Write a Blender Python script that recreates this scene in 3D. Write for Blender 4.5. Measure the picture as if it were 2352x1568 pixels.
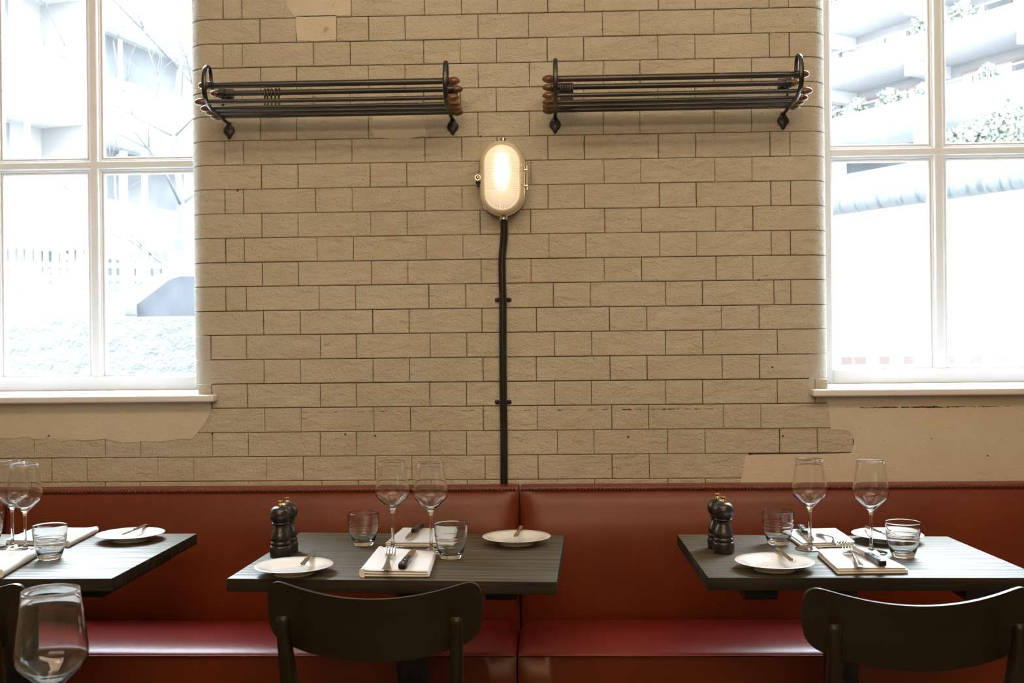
import bpy, bmesh, math, random
from mathutils import Vector, Matrix, noise

for o in list(bpy.data.objects):
    bpy.data.objects.remove(o)
S = bpy.context.scene
COL = S.collection
R = random.Random(7)

# ------------------------------------------------------------------ camera
FPX, CX, CY, CZ = 2400.0, 1176.0, 794.0, 1.29
PSI, ROLL = math.atan(80 / 2400.0), 0.0105
Fv = Vector((-math.sin(PSI), math.cos(PSI), 0))
R0 = Vector((math.cos(PSI), math.sin(PSI), 0))
U0 = Vector((0, 0, 1))
RC = math.cos(ROLL) * R0 - math.sin(ROLL) * U0
UC = math.sin(ROLL) * R0 + math.cos(ROLL) * U0
CAM = Vector((0, 0, CZ))
cd = bpy.data.cameras.new('camera')
cam = bpy.data.objects.new('camera', cd)
COL.objects.link(cam)
cd.sensor_width = 36.0
cd.lens = FPX / 2352.0 * 36.0
cd.shift_y = 10.0 / 2352.0
cd.clip_start = 0.05
cd.clip_end = 400
cd.dof.use_dof = True
cd.dof.focus_distance = 2.75
cd.dof.aperture_fstop = 10.0
M4 = Matrix((RC, UC, -Fv)).transposed().to_4x4()
M4.translation = CAM
cam.matrix_world = M4
S.camera = cam

# ------------------------------------------------------------------ light, exposure
S.view_settings.view_transform = 'Standard'
S.view_settings.look = 'None'
S.view_settings.gamma = 1.0
S.view_settings.use_curve_mapping = False
S.view_settings.exposure = 0.0
S.cycles.use_denoising = True
S.cycles.max_bounces = 14
S.cycles.transmission_bounces = 14
S.cycles.transparent_max_bounces = 16
S.cycles.blur_glossy = 1.0
S.cycles.sample_clamp_indirect = 6.0

world = bpy.data.worlds.new('overcast_sky')
S.world = world
world.use_nodes = True
wn = world.node_tree
bg = wn.nodes['Background']
tc = wn.nodes.new('ShaderNodeTexCoord')
sp = wn.nodes.new('ShaderNodeSeparateXYZ')
rp = wn.nodes.new('ShaderNodeValToRGB')
rp.color_ramp.elements[0].color = (0.86, 0.93, 1.0, 1)
rp.color_ramp.elements[1].color = (0.78, 0.89, 1.0, 1)
wn.links.new(tc.outputs['Generated'], sp.inputs[0])
wn.links.new(sp.outputs['Z'], rp.inputs[0])
wn.links.new(rp.outputs[0], bg.inputs['Color'])
mr0 = wn.nodes.new('ShaderNodeMapRange')      # overcast sky: zenith brighter than the horizon
mr0.inputs['From Min'].default_value = 0.0
mr0.inputs['From Max'].default_value = 1.0
mr0.inputs['To Min'].default_value = 34.0
mr0.inputs['To Max'].default_value = 82.0
wn.links.new(sp.outputs['Z'], mr0.inputs['Value'])
wn.links.new(mr0.outputs[0], bg.inputs['Strength'])


def light(name, kind, loc, energy, color, size=0.1, size_y=None, target=None, portal=False, spread=None):
    ld = bpy.data.lights.new(name, kind)
    ld.energy = energy
    ld.color = color
    if kind == 'AREA':
        ld.size = size
        if size_y:
            ld.shape = 'RECTANGLE'
            ld.size_y = size_y
        if portal:
            ld.cycles.is_portal = True
        if spread:
            ld.spread = spread
    else:
        ld.shadow_soft_size = size
    o = bpy.data.objects.new(name, ld)
    COL.objects.link(o)
    o.location = loc
    if target is not None:
        d = Vector(target) - Vector(loc)
        o.rotation_euler = d.to_track_quat('-Z', 'Y').to_euler()
    return o


WARM = (1.0, 0.725, 0.46)
# the dining room's own warm ceiling lighting, behind and above the viewer
light('ceiling_light_row', 'AREA', (0.1, 0.6, 3.45), 45, WARM, 3.4, 0.5, target=(0, 3.0, 1.3))
light('ceiling_light_room', 'AREA', (0.0, -2.4, 3.3), 46, WARM, 4.0, 1.2, target=(0, 3.0, 1.2))
for k in range(14):                       # small filament bulbs of a hanging fitting further back
    a = k * 2.4
    light('filament_bulb', 'POINT', (-0.25 + 0.45 * math.cos(a) * (0.4 + 0.05 * k), -2.0 + 0.3 * math.sin(a), 2.25 + 0.06 * ((k * 5) % 7)), 5.0, (1.0, 0.62, 0.25), 0.03)
# daylight portals at the two windows (they only guide the sampling of the sky)
light('window_portal', 'AREA', (-1.85, 4.03, 2.35), 1, (1, 1, 1), 1.4, 2.5, target=(-1.85, 0, 2.35), portal=True)
light('window_portal', 'AREA', (1.62, 4.03, 2.35), 1, (1, 1, 1), 1.4, 2.5, target=(1.62, 0, 2.35), portal=True)


# ------------------------------------------------------------------ measuring helpers (photo pixel + known plane -> world)
def ray(u, v):
    return Fv + RC * ((u - CX) / FPX) - UC * ((v - CY) / FPX)


def PY(u, v, y):
    d = ray(u, v)
    return CAM + d * (y / d.y)


TZ = 0.76


def PZ(u, v, z=TZ):
    d = ray(u, v)
    return CAM + d * ((z - CZ) / d.z)


def PX(u, v, x):
    d = ray(u, v)
    return CAM + d * (x / d.x)


# ------------------------------------------------------------------ object helpers
def link(o, parent=None):
    COL.objects.link(o)
    if parent is not None:
        o.parent = parent
    return o


def tag(o, label=None, cat=None, group=None, kind=None):
    if label:
        o['label'] = label
    if cat:
        o['category'] = cat
    if group:
        o['group'] = group
    if kind:
        o['kind'] = kind
    return o


def thing(name, label, cat, loc=(0, 0, 0), rz=0.0, group=None, kind=None):
    o = bpy.data.objects.new(name, None)
    o.empty_display_size = 0.05
    link(o)
    o.location = loc
    o.rotation_euler = (0, 0, rz)
    return tag(o, label, cat, group, kind)


def obj(name, bm, mat, parent=None, smooth=False, angle=None, loc=None, rot=None):
    me = bpy.data.meshes.new(name)
    bmesh.ops.recalc_face_normals(bm, faces=bm.faces)
    bm.to_mesh(me)
    bm.free()
    mats = mat if isinstance(mat, (list, tuple)) else [mat]
    for m in mats:
        me.materials.append(m)
    if smooth:
        for p in me.polygons:
            p.use_smooth = True
        if angle:
            me.set_sharp_from_angle(angle=math.radians(angle))
    o = bpy.data.objects.new(name, me)
    link(o, parent)
    if loc is not None:
        o.location = loc
    if rot is not None:
        o.rotation_euler = rot
    return o


def dup(root, loc=None, rz=None, label=None, group=None):
    r = root.copy()
    COL.objects.link(r)
    if loc is not None:
        r.location = loc
    if rz is not None:
        r.rotation_euler = (0, 0, rz)
    if label:
        r['label'] = label
    if group:
        r['group'] = group
    for ch in list(root.children):
        c = ch.copy()
        COL.objects.link(c)
        c.parent = r
        for g in list(ch.children):
            d = g.copy()
            COL.objects.link(d)
            d.parent = c
    return r


def add_box(bm, x0, x1, y0, y1, z0, z1, bevel=0.0, seg=2, mi=0, M=None):
    r = bmesh.ops.create_cube(bm, size=1.0)
    vs = r['verts']
    for v in vs:
        v.co = Vector(((x0 + x1) / 2 + v.co.x * (x1 - x0), (y0 + y1) / 2 + v.co.y * (y1 - y0), (z0 + z1) / 2 + v.co.z * (z1 - z0)))
    if M is not None:
        for v in vs:
            v.co = M @ v.co
    fs = set(f for v in vs for f in v.link_faces)
    for f in fs:
        f.material_index = mi
    if bevel > 0:
        es = list(set(e for v in vs for e in v.link_edges))
        bmesh.ops.bevel(bm, geom=es, offset=bevel, segments=seg, affect='EDGES', profile=0.5, material=-1)
    return bm


def box(x0, x1, y0, y1, z0, z1, bevel=0.0, seg=2):
    bm = bmesh.new()
    return add_box(bm, x0, x1, y0, y1, z0, z1, bevel, seg)


def lathe(prof, seg=32, bm=None, M=None, closed=False):
    """prof: list of (r, z); revolve round z."""
    bm = bm or bmesh.new()
    rings = []
    for r, z in prof:
        if r < 1e-6:
            rings.append([bm.verts.new((0, 0, z))])
        else:
            rings.append([bm.verts.new((r * math.cos(2 * math.pi * k / seg), r * math.sin(2 * math.pi * k / seg), z)) for k in range(seg)])
    n = len(rings)
    for i in range(n if closed else n - 1):
        a, b = rings[i], rings[(i + 1) % n]
        for k in range(seg):
            k2 = (k + 1) % seg
            if len(a) == 1 and len(b) == 1:
                continue
            if len(a) == 1:
                bm.faces.new((a[0], b[k], b[k2]))
            elif len(b) == 1:
                bm.faces.new((a[k], a[k2], b[0]))
            else:
                bm.faces.new((a[k], a[k2], b[k2], b[k]))
    if M is not None:
        for ring in rings:
            for v in ring:
                v.co = M @ v.co
    return bm


def sweep(path, sect, bm=None, up=Vector((1, 0, 0)), cap=True, scale=None, closed=False):
    """sweep a closed 2-D section (list of (a,b)) along path; a runs along `up`, b along up x tangent."""
    bm = bm or bmesh.new()
    P = [Vector(p) for p in path]
    rings = []
    n = len(P)
    for i, p in enumerate(P):
        if closed:
            t = (P[(i + 1) % n] - P[i - 1]).normalized()
        else:
            t = (P[min(i + 1, n - 1)] - P[max(i - 1, 0)]).normalized()
        u = (up - t * up.dot(t)).normalized()
        w = t.cross(u)
        s = scale[i] if scale else 1.0
        sa, sb = s if isinstance(s, tuple) else (s, s)
        rings.append([bm.verts.new(p + u * a * sa + w * b * sb) for a, b in sect])
    m = len(sect)
    for i in range(n if closed else n - 1):
        A, B = rings[i], rings[(i + 1) % n]
        for k in range(m):
            k2 = (k + 1) % m
            bm.faces.new((A[k], A[k2], B[k2], B[k]))
    if cap and not closed:
        bm.faces.new(rings[0])
        bm.faces.new(rings[-1])
    return bm


def circ(r, n=12):
    return [(r * math.cos(2 * math.pi * k / n), r * math.sin(2 * math.pi * k / n)) for k in range(n)]


def rect(a, b, c=0.0):
    a, b = a / 2, b / 2
    if c <= 0:
        return [(-a, -b), (a, -b), (a, b), (-a, b)]
    return [(-a + c, -b), (a - c, -b), (a, -b + c), (a, b - c), (a - c, b), (-a + c, b), (-a, b - c), (-a, -b + c)]


def cyl(p0, p1, r, n=16, bm=None, r2=None):
    d = Vector(p1) - Vector(p0)
    up = Vector((0, 0, 1)) if abs(d.normalized().z) < 0.9 else Vector((1, 0, 0))
    return sweep([p0, p1], circ(r, n), bm, up=up, scale=[1.0, (r2 / r if r2 else 1.0)])


def smooth_path(pts, n=8):
    P = [Vector(p) for p in pts]
    out = []
    for i in range(len(P) - 1):
        p0, p1, p2, p3 = P[max(i - 1, 0)], P[i], P[i + 1], P[min(i + 2, len(P) - 1)]
        for k in range(n):
            t = k / n
            out.append(0.5 * ((2 * p1) + (-p0 + p2) * t + (2 * p0 - 5 * p1 + 4 * p2 - p3) * t * t + (-p0 + 3 * p1 - 3 * p2 + p3) * t ** 3))
    out.append(P[-1])
    return out


def prism(outline, axis, a0, a1, bm=None, mi=0):
    """outline: list of (p,q); axis 'y' -> (x,z) outline extruded in y, 'x' -> (y,z), 'z' -> (x,y)."""
    bm = bm or bmesh.new()

    def mk(p, q, a):
        return {'y': (p, a, q), 'x': (a, p, q), 'z': (p, q, a)}[axis]
    A = [bm.verts.new(mk(p, q, a0)) for p, q in outline]
    B = [bm.verts.new(mk(p, q, a1)) for p, q in outline]
    n = len(outline)
    fs = [bm.faces.new(A), bm.faces.new(B)]
    for k in range(n):
        k2 = (k + 1) % n
        fs.append(bm.faces.new((A[k], A[k2], B[k2], B[k])))
    for f in fs:
        f.material_index = mi
    return bm


# ------------------------------------------------------------------ materials
def newmat(name):
    m = bpy.data.materials.new(name)
    m.use_nodes = True
    nt = m.node_tree
    return m, nt, nt.nodes['Principled BSDF']


def N(nt, t, **kw):
    n = nt.nodes.new('ShaderNode' + t)
    for k, v in kw.items():
        if k in n.inputs.keys():
            n.inputs[k].default_value = v
        else:
            setattr(n, k, v)
    return n


def mat(name, color, rough=0.5, metal=0.0, spec=0.5, var=0.0, var_scale=8.0, bump=0.0, bump_scale=80.0, coords='Object',
        stretch=(1, 1, 1), coat=0.0, coat_rough=0.1, color2=None, rough_var=0.0, bump_dist=0.002, sheen=0.0):
    m, nt, b = newmat(name)
    b.inputs['Base Color'].default_value = (*color, 1)
    b.inputs['Roughness'].default_value = rough
    b.inputs['Metallic'].default_value = metal
    b.inputs['Specular IOR Level'].default_value = spec
    b.inputs['Coat Weight'].default_value = coat
    b.inputs['Coat Roughness'].default_value = coat_rough
    b.inputs['Sheen Weight'].default_value = sheen
    c = N(nt, 'TexCoord')
    mp = N(nt, 'Mapping')
    mp.inputs['Scale'].default_value = stretch
    nt.links.new(c.outputs[coords], mp.inputs[0])
    if var > 0 or color2:
        nz = N(nt, 'TexNoise', Scale=var_scale, Detail=6.0, Roughness=0.6)
        nt.links.new(mp.outputs[0], nz.inputs['Vector'])
        cr = N(nt, 'ValToRGB')
        c2 = color2 or tuple(max(0, x * (1 - var)) for x in color)
        cr.color_ramp.elements[0].position = 0.35
        cr.color_ramp.elements[1].position = 0.65
        cr.color_ramp.elements[0].color = (*c2, 1)
        cr.color_ramp.elements[1].color = (*color, 1)
        nt.links.new(nz.outputs[0], cr.inputs[0])
        nt.links.new(cr.outputs[0], b.inputs['Base Color'])
        if rough_var > 0:
            mr = N(nt, 'MapRange')
            mr.inputs['To Min'].default_value = rough - rough_var
            mr.inputs['To Max'].default_value = rough + rough_var
            nt.links.new(nz.outputs[0], mr.inputs['Value'])
            nt.links.new(mr.outputs[0], b.inputs['Roughness'])
    if bump > 0:
        nb = N(nt, 'TexNoise', Scale=bump_scale, Detail=5.0, Roughness=0.6)
        nt.links.new(mp.outputs[0], nb.inputs['Vector'])
        bp = N(nt, 'Bump', Strength=bump, Distance=bump_dist)
        nt.links.new(nb.outputs[0], bp.inputs['Height'])
        nt.links.new(bp.outputs[0], b.inputs['Normal'])
    return m


def glass(name, color=(1, 1, 1), rough=0.0, ior=1.5):
    m, nt, b = newmat(name)
    nt.nodes.remove(b)
    g = N(nt, 'BsdfGlass', Roughness=rough, IOR=ior)
    g.inputs['Color'].default_value = (*color, 1)
    nt.links.new(g.outputs[0], nt.nodes['Material Output'].inputs[0])
    return m


def pane_mat(name):
    m, nt, b = newmat(name)
    nt.nodes.remove(b)
    t = N(nt, 'BsdfTransparent')
    t.inputs[0].default_value = (0.96, 0.98, 0.98, 1)
    g = N(nt, 'BsdfGlossy', Roughness=0.02)
    lw = N(nt, 'LayerWeight')
    pw = N(nt, 'Math', operation='POWER')
    pw.inputs[1].default_value = 5.0
    ma = N(nt, 'Math', operation='MULTIPLY_ADD')
    ma.inputs[1].default_value = 0.9
    ma.inputs[2].default_value = 0.03
    nt.links.new(lw.outputs['Facing'], pw.inputs[0])
    nt.links.new(pw.outputs[0], ma.inputs[0])
    mx = N(nt, 'MixShader')
    nt.links.new(ma.outputs[0], mx.inputs[0])
    nt.links.new(t.outputs[0], mx.inputs[1])
    nt.links.new(g.outputs[0], mx.inputs[2])
    nt.links.new(mx.outputs[0], nt.nodes['Material Output'].inputs[0])
    return m


def paint_mat(name, rough_amt=1.0, streak=True, base=(0.70, 0.66, 0.56)):
    """thick cream masonry paint over hammered brick."""
    m, nt, b = newmat(name)
    b.inputs['Roughness'].default_value = 0.55
    b.inputs['Specular IOR Level'].default_value = 0.35
    geo = N(nt, 'NewGeometry')
    P = geo.outputs['Position']
    n1 = N(nt, 'TexNoise', Scale=2.2, Detail=5.0, Roughness=0.6)
    nt.links.new(P, n1.inputs['Vector'])
    cr = N(nt, 'ValToRGB')
    cr.color_ramp.elements[0].position = 0.3
    cr.color_ramp.elements[1].position = 0.7
    cr.color_ramp.elements[0].color = (base[0] * 0.86, base[1] * 0.84, base[2] * 0.80, 1)
    cr.color_ramp.elements[1].color = (*base, 1)
    nt.links.new(n1.outputs[0], cr.inputs[0])
    # tiny dark pits
    v = N(nt, 'TexNoise', Scale=130.0, Detail=2.0, Roughness=0.5)
    nt.links.new(P, v.inputs['Vector'])
    pr = N(nt, 'ValToRGB')
    pr.color_ramp.elements[0].position = 0.22
    pr.color_ramp.elements[1].position = 0.28
    pr.color_ramp.elements[0].color = (0.45, 0.40, 0.33, 1)
    pr.color_ramp.elements[1].color = (1, 1, 1, 1)
    nt.links.new(v.outputs[0], pr.inputs[0])
    mx = N(nt, 'MixRGB', blend_type='MULTIPLY')
    mx.inputs[0].default_value = 1.0
    nt.links.new(cr.outputs[0], mx.inputs[1])
    nt.links.new(pr.outputs[0], mx.inputs[2])
    out = mx.outputs[0]
    if streak:
        # the line where an old rail was torn off: paint chipped through to black in a narrow band
        s = N(nt, 'SeparateXYZ')
        nt.links.new(P, s.inputs[0])
        d = N(nt, 'Math', operation='SUBTRACT')
        d.inputs[1].default_value = 1.0785
        nt.links.new(s.outputs['Z'], d.inputs[0])
        a = N(nt, 'Math', operation='ABSOLUTE')
        nt.links.new(d.outputs[0], a.inputs[0])
        band = N(nt, 'MapRange')
        band.inputs['From Min'].default_value = 0.0
        band.inputs['From Max'].default_value = 0.008
        band.inputs['To Min'].default_value = 1.0
        band.inputs['To Max'].default_value = 0.0
        nt.links.new(a.outputs[0], band.inputs['Value'])
        mp = N(nt, 'Mapping')
        mp.inputs['Scale'].default_value = (38, 38, 150)
        nt.links.new(P, mp.inputs[0])
        ns = N(nt, 'TexNoise', Scale=1.0, Detail=4.0, Roughness=0.7)
        nt.links.new(mp.outputs[0], ns.inputs['Vector'])
        nl = N(nt, 'TexNoise', Scale=1.7, Detail=1.0)
        nt.links.new(P, nl.inputs['Vector'])
        m1 = N(nt, 'Math', operation='MULTIPLY')
        nt.links.new(ns.outputs[0], m1.inputs[0])
        nt.links.new(band.outputs[0], m1.inputs[1])
        m2 = N(nt, 'Math', operation='MULTIPLY')
        nt.links.new(m1.outputs[0], m2.inputs[0])
        nt.links.new(nl.outputs[0], m2.inputs[1])
        th = N(nt, 'MapRange')
        th.inputs['From Min'].default_value = 0.215
        th.inputs['From Max'].default_value = 0.26
        nt.links.new(m2.outputs[0], th.inputs['Value'])
        m3 = N(nt, 'MixRGB')
        m3.inputs[2].default_value = (0.03, 0.028, 0.025, 1)
        nt.links.new(th.outputs[0], m3.inputs[0])
        nt.links.new(out, m3.inputs[1])
        out = m3.outputs[0]
    nt.links.new(out, b.inputs['Base Color'])
    f1 = N(nt, 'TexNoise', Scale=26.0, Detail=7.0, Roughness=0.62, Distortion=0.5)
    f2 = N(nt, 'TexNoise', Scale=210.0, Detail=3.0, Roughness=0.6)
    mp2 = N(nt, 'Mapping')
    mp2.inputs['Rotation'].default_value = (0, 0.6, 0)
    mp2.inputs['Scale'].default_value = (0.8, 1, 1.6)
    nt.links.new(P, mp2.inputs[0])
    nt.links.new(mp2.outputs[0], f1.inputs['Vector'])
    nt.links.new(P, f2.inputs['Vector'])
    b1 = N(nt, 'Bump', Strength=1.0 * rough_amt, Distance=0.011)
    b2 = N(nt, 'Bump', Strength=1.0 * rough_amt, Distance=0.005)
    nt.links.new(f1.outputs[0], b1.inputs['Height'])
    nt.links.new(f2.outputs[0], b2.inputs['Height'])
    nt.links.new(b1.outputs[0], b2.inputs['Normal'])
    nt.links.new(b2.outputs[0], b.inputs['Normal'])
    return m


def wood_mat(name, dark, light_, rough=0.4, scale=1.0, bump=0.4, spec=0.5):
    """open-grained stained timber, grain along x (object space)."""
    m, nt, b = newmat(name)
    b.inputs['Specular IOR Level'].default_value = spec
    c = N(nt, 'TexCoord')
    mp = N(nt, 'Mapping')
    mp.inputs['Scale'].default_value = (2.0 * scale, 62 * scale, 62 * scale)
    nt.links.new(c.outputs['Object'], mp.inputs[0])
    n1 = N(nt, 'TexNoise', Scale=1.0, Detail=8.0, Roughness=0.62, Distortion=0.9)
    nt.links.new(mp.outputs[0], n1.inputs['Vector'])
    mp2 = N(nt, 'Mapping')
    mp2.inputs['Scale'].default_value = (0.7, 6, 6)
    nt.links.new(c.outputs['Object'], mp2.inputs[0])
    wv = N(nt, 'TexWave', Scale=1.6, Distortion=12.0, Detail=3.0)
    wv.wave_type = 'BANDS'
    wv.bands_direction = 'Y'
    nt.links.new(mp2.outputs[0], wv.inputs['Vector'])
    ad = N(nt, 'Math', operation='MULTIPLY')
    nt.links.new(n1.outputs[0], ad.inputs[0])
    nt.links.new(wv.outputs['Fac'], ad.inputs[1])
    sm = N(nt, 'Math', operation='ADD')
    nt.links.new(ad.outputs[0], sm.inputs[0])
    nt.links.new(n1.outputs[0], sm.inputs[1])
    cr = N(nt, 'ValToRGB')
    cr.color_ramp.elements[0].position = 0.35
    cr.color_ramp.elements[1].position = 1.0
    cr.color_ramp.elements[0].color = (*dark, 1)
    cr.color_ramp.elements[1].color = (*light_, 1)
    nt.links.new(sm.outputs[0], cr.inputs[0])
    nt.links.new(cr.outputs[0], b.inputs['Base Color'])
    mr = N(nt, 'MapRange')
    mr.inputs['From Min'].default_value = 0.3
    mr.inputs['From Max'].default_value = 1.1
    mr.inputs['To Min'].default_value = rough + 0.14
    mr.inputs['To Max'].default_value = rough - 0.06
    nt.links.new(sm.outputs[0], mr.inputs['Value'])
    nt.links.new(mr.outputs[0], b.inputs['Roughness'])
    bp = N(nt, 'Bump', Strength=bump, Distance=0.0016)
    nt.links.new(sm.outputs[0], bp.inputs['Height'])
    nt.links.new(bp.outputs[0], b.inputs['Normal'])
    return m


MT = {}
MT['paint'] = paint_mat('cream_painted_brick')
MT['paint_smooth'] = paint_mat('cream_painted_render', 0.35, True)
MT['paint_plain'] = paint_mat('cream_painted_render_plain', 0.35, False)
MT['paint_room'] = paint_mat('cream_painted_wall', 0.2, False)
MT['mortar'] = mat('dark_joint', (0.075, 0.065, 0.055), 0.9, var=0.4, var_scale=30, bump=0.5, bump_scale=120, coords='Object')
MT['white_gloss'] = mat('white_gloss_paint', (0.84, 0.87, 0.91), 0.28, var=0.05, var_scale=3, bump=0.08, bump_scale=20)
MT['pane'] = pane_mat('window_pane')
MT['iron'] = mat('blackened_steel', (0.085, 0.088, 0.09), 0.34, metal=0.85, var=0.45, var_scale=14, bump=0.25, bump_scale=90, rough_var=0.1, bump_dist=0.001)
MT['iron_rod'] = mat('brown_black_rod', (0.088, 0.084, 0.080), 0.30, metal=0.6, var=0.4, var_scale=10, stretch=(0.3, 1, 1), rough_var=0.08)
MT['finial'] = mat('turned_brown_wood', (0.20, 0.085, 0.032), 0.30, var=0.55, var_scale=26, stretch=(1, 3, 3), coat=0.3)
MT['chrome'] = mat('polished_aluminium', (0.78, 0.76, 0.73), 0.14, metal=1.0, var=0.1, var_scale=20, bump=0.05, bump_scale=60)
MT['bezel'] = mat('glow_tinted_cast_metal', (0.88, 0.78, 0.60), 0.30, metal=0.3, var=0.08, var_scale=30, bump=0.06, bump_scale=90)  # light cream tint puts the glow of the lamp glass into the metal
MT['black_pipe'] = mat('black_conduit_paint', (0.012, 0.012, 0.013), 0.28, var=0.3, var_scale=10, bump=0.1, bump_scale=40)
MT['leather_seat'] = mat('crimson_seat_leather', (0.185, 0.015, 0.012), 0.33, spec=0.45, color2=(0.15, 0.012, 0.009), var_scale=3.5, bump=0.22, bump_scale=420, bump_dist=0.0007, rough_var=0.04)
MT['leather'] = mat('oxblood_leather', (0.160, 0.027, 0.005), 0.33, spec=0.38, color2=(0.125, 0.020, 0.004), var_scale=3.5, bump=0.22, bump_scale=420, bump_dist=0.0007, rough_var=0.04)
MT['leather_trim'] = mat('red_leather_trim', (0.20, 0.026, 0.014), 0.42, var=0.2, var_scale=6, bump=0.2, bump_scale=420, bump_dist=0.0007)
MT['nail'] = mat('antique_nailhead', (0.16, 0.11, 0.075), 0.30, metal=0.9, var=0.4, var_scale=50)
MT['table'] = wood_mat('black_stained_oak', (0.028, 0.021, 0.010), (0.085, 0.066, 0.034), 0.52, spec=0.42)
MT['table_edge'] = wood_mat('black_stained_oak_edge', (0.011, 0.009, 0.006), (0.030, 0.023, 0.016), 0.6, bump=0.7, spec=0.25)
MT['chair'] = mat('dark_brown_lacquered_ply', (0.020, 0.014, 0.007), 0.34, spec=0.35, var=0.2, var_scale=5, stretch=(0.4, 3, 3), bump=0.06, bump_scale=60)
MT['steel_black'] = mat('black_powder_coat', (0.012, 0.012, 0.011), 0.45, var=0.2, var_scale=20, bump=0.1, bump_scale=120)
MT['china'] = mat('white_glazed_china', (0.86, 0.85, 0.82), 0.10, spec=0.5, coat=0.5, coat_rough=0.03, var=0.02, var_scale=5)
MT['linen'] = mat('white_napkin_cotton', (0.84, 0.85, 0.88), 0.85, var=0.04, var_scale=14, bump=0.35, bump_scale=55, bump_dist=0.002, sheen=0.2)
MT['steel'] = mat('polished_cutlery_steel', (0.66, 0.64, 0.61), 0.13, metal=1.0, var=0.08, var_scale=30, bump=0.04, bump_scale=80)
MT['knife_black'] = mat('black_knife_handle', (0.014, 0.016, 0.02), 0.33, var=0.2, var_scale=40, bump=0.08, bump_scale=100)
MT['mill'] = mat('black_lacquered_beech', (0.020, 0.018, 0.018), 0.27, var=0.3, var_scale=20, bump=0.05, bump_scale=60, coat=0.3, coat_rough=0.2)
MT['brass'] = mat('polished_brass', (0.80, 0.55, 0.20), 0.16, metal=1.0, var=0.12, var_scale=60)
MT['glass'] = glass('clear_drinking_glass')
MT['glass_tumbler'] = glass('clear_pressed_glass', (0.985, 0.995, 1.0))
MT['floor'] = wood_mat('dark_floorboards', (0.03, 0.018, 0.010), (0.09, 0.055, 0.03), 0.4, 0.6)
MT['ceiling'] = mat('ceiling_paint', (0.66, 0.63, 0.55), 0.8, var=0.05, var_scale=2)

W = 3.42                      # face of the brick wall
YF = 3.83                     # inner face of the window frames
RB = 0.07                     # radius of the rounded brick arrises
XL, XR = -1.183, 0.923        # sides of the pier between the windows
ZC = 3.75                     # ceiling
ZSILL = 1.14

# ------------------------------------------------------------------ room shell
b = box(-5.0, 5.0, -4.6, 4.05, -0.1, 0.0)
tag(obj('floor', b, MT['floor']), 'dark floorboards below the tables and benches', 'floor', kind='structure')
b = box(-5.0, 5.0, -4.6, 4.05, ZC, ZC + 0.1)
tag(obj('ceiling', b, MT['ceiling']), 'plain pale ceiling high above the racks', 'ceiling', kind='structure')
b = box(-5.1, -5.0, -4.6, 4.05, -0.1, ZC + 0.1)
tag(obj('wall_left', b, MT['paint_room']), 'plain cream side wall out of view on the left', 'wall', kind='structure')
b = box(5.0, 5.1, -4.6, 4.05, -0.1, ZC + 0.1)
tag(obj('wall_right', b, MT['paint_room']), 'plain cream side wall out of view on the right', 'wall', kind='structure')
b = box(-5.1, 5.1, -4.7, -4.6, -0.1, ZC + 0.1)
tag(obj('wall_front', b, MT['paint_room']), 'plain cream wall behind the viewer', 'wall', kind='structure')

# window openings: left x -2.52..XL, right XR..2.26 ; z 1.118..3.55
WLX0, WRX1, WTOP = -2.52, 2.26, 3.55
b = bmesh.new()
yb = W + 0.0055
# pier core (a touch smaller than the bricks), side piers, apron walls below the sills, lintels
add_box(b, XL + 0.072, XR - 0.072, yb, 3.99, 0, ZC, mi=0)
for x0, x1 in ((-5.0, WLX0), (WRX1, 5.0)):
    add_box(b, x0, x1, W, 3.99, 0, ZC, mi=1)
for x0, x1 in ((WLX0, XL + 0.072), (XR - 0.072, WRX1)):
    add_box(b, x0, x1, yb, 3.99, 0, 1.113, mi=0)
    add_box(b, x0, x1, W, 3.99, WTOP, ZC, mi=1)
wall = obj('wall_back', b, [MT['mortar'], MT['paint_room']])
tag(wall, 'cream painted brick wall between the two tall windows', 'wall', kind='structure')

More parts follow.
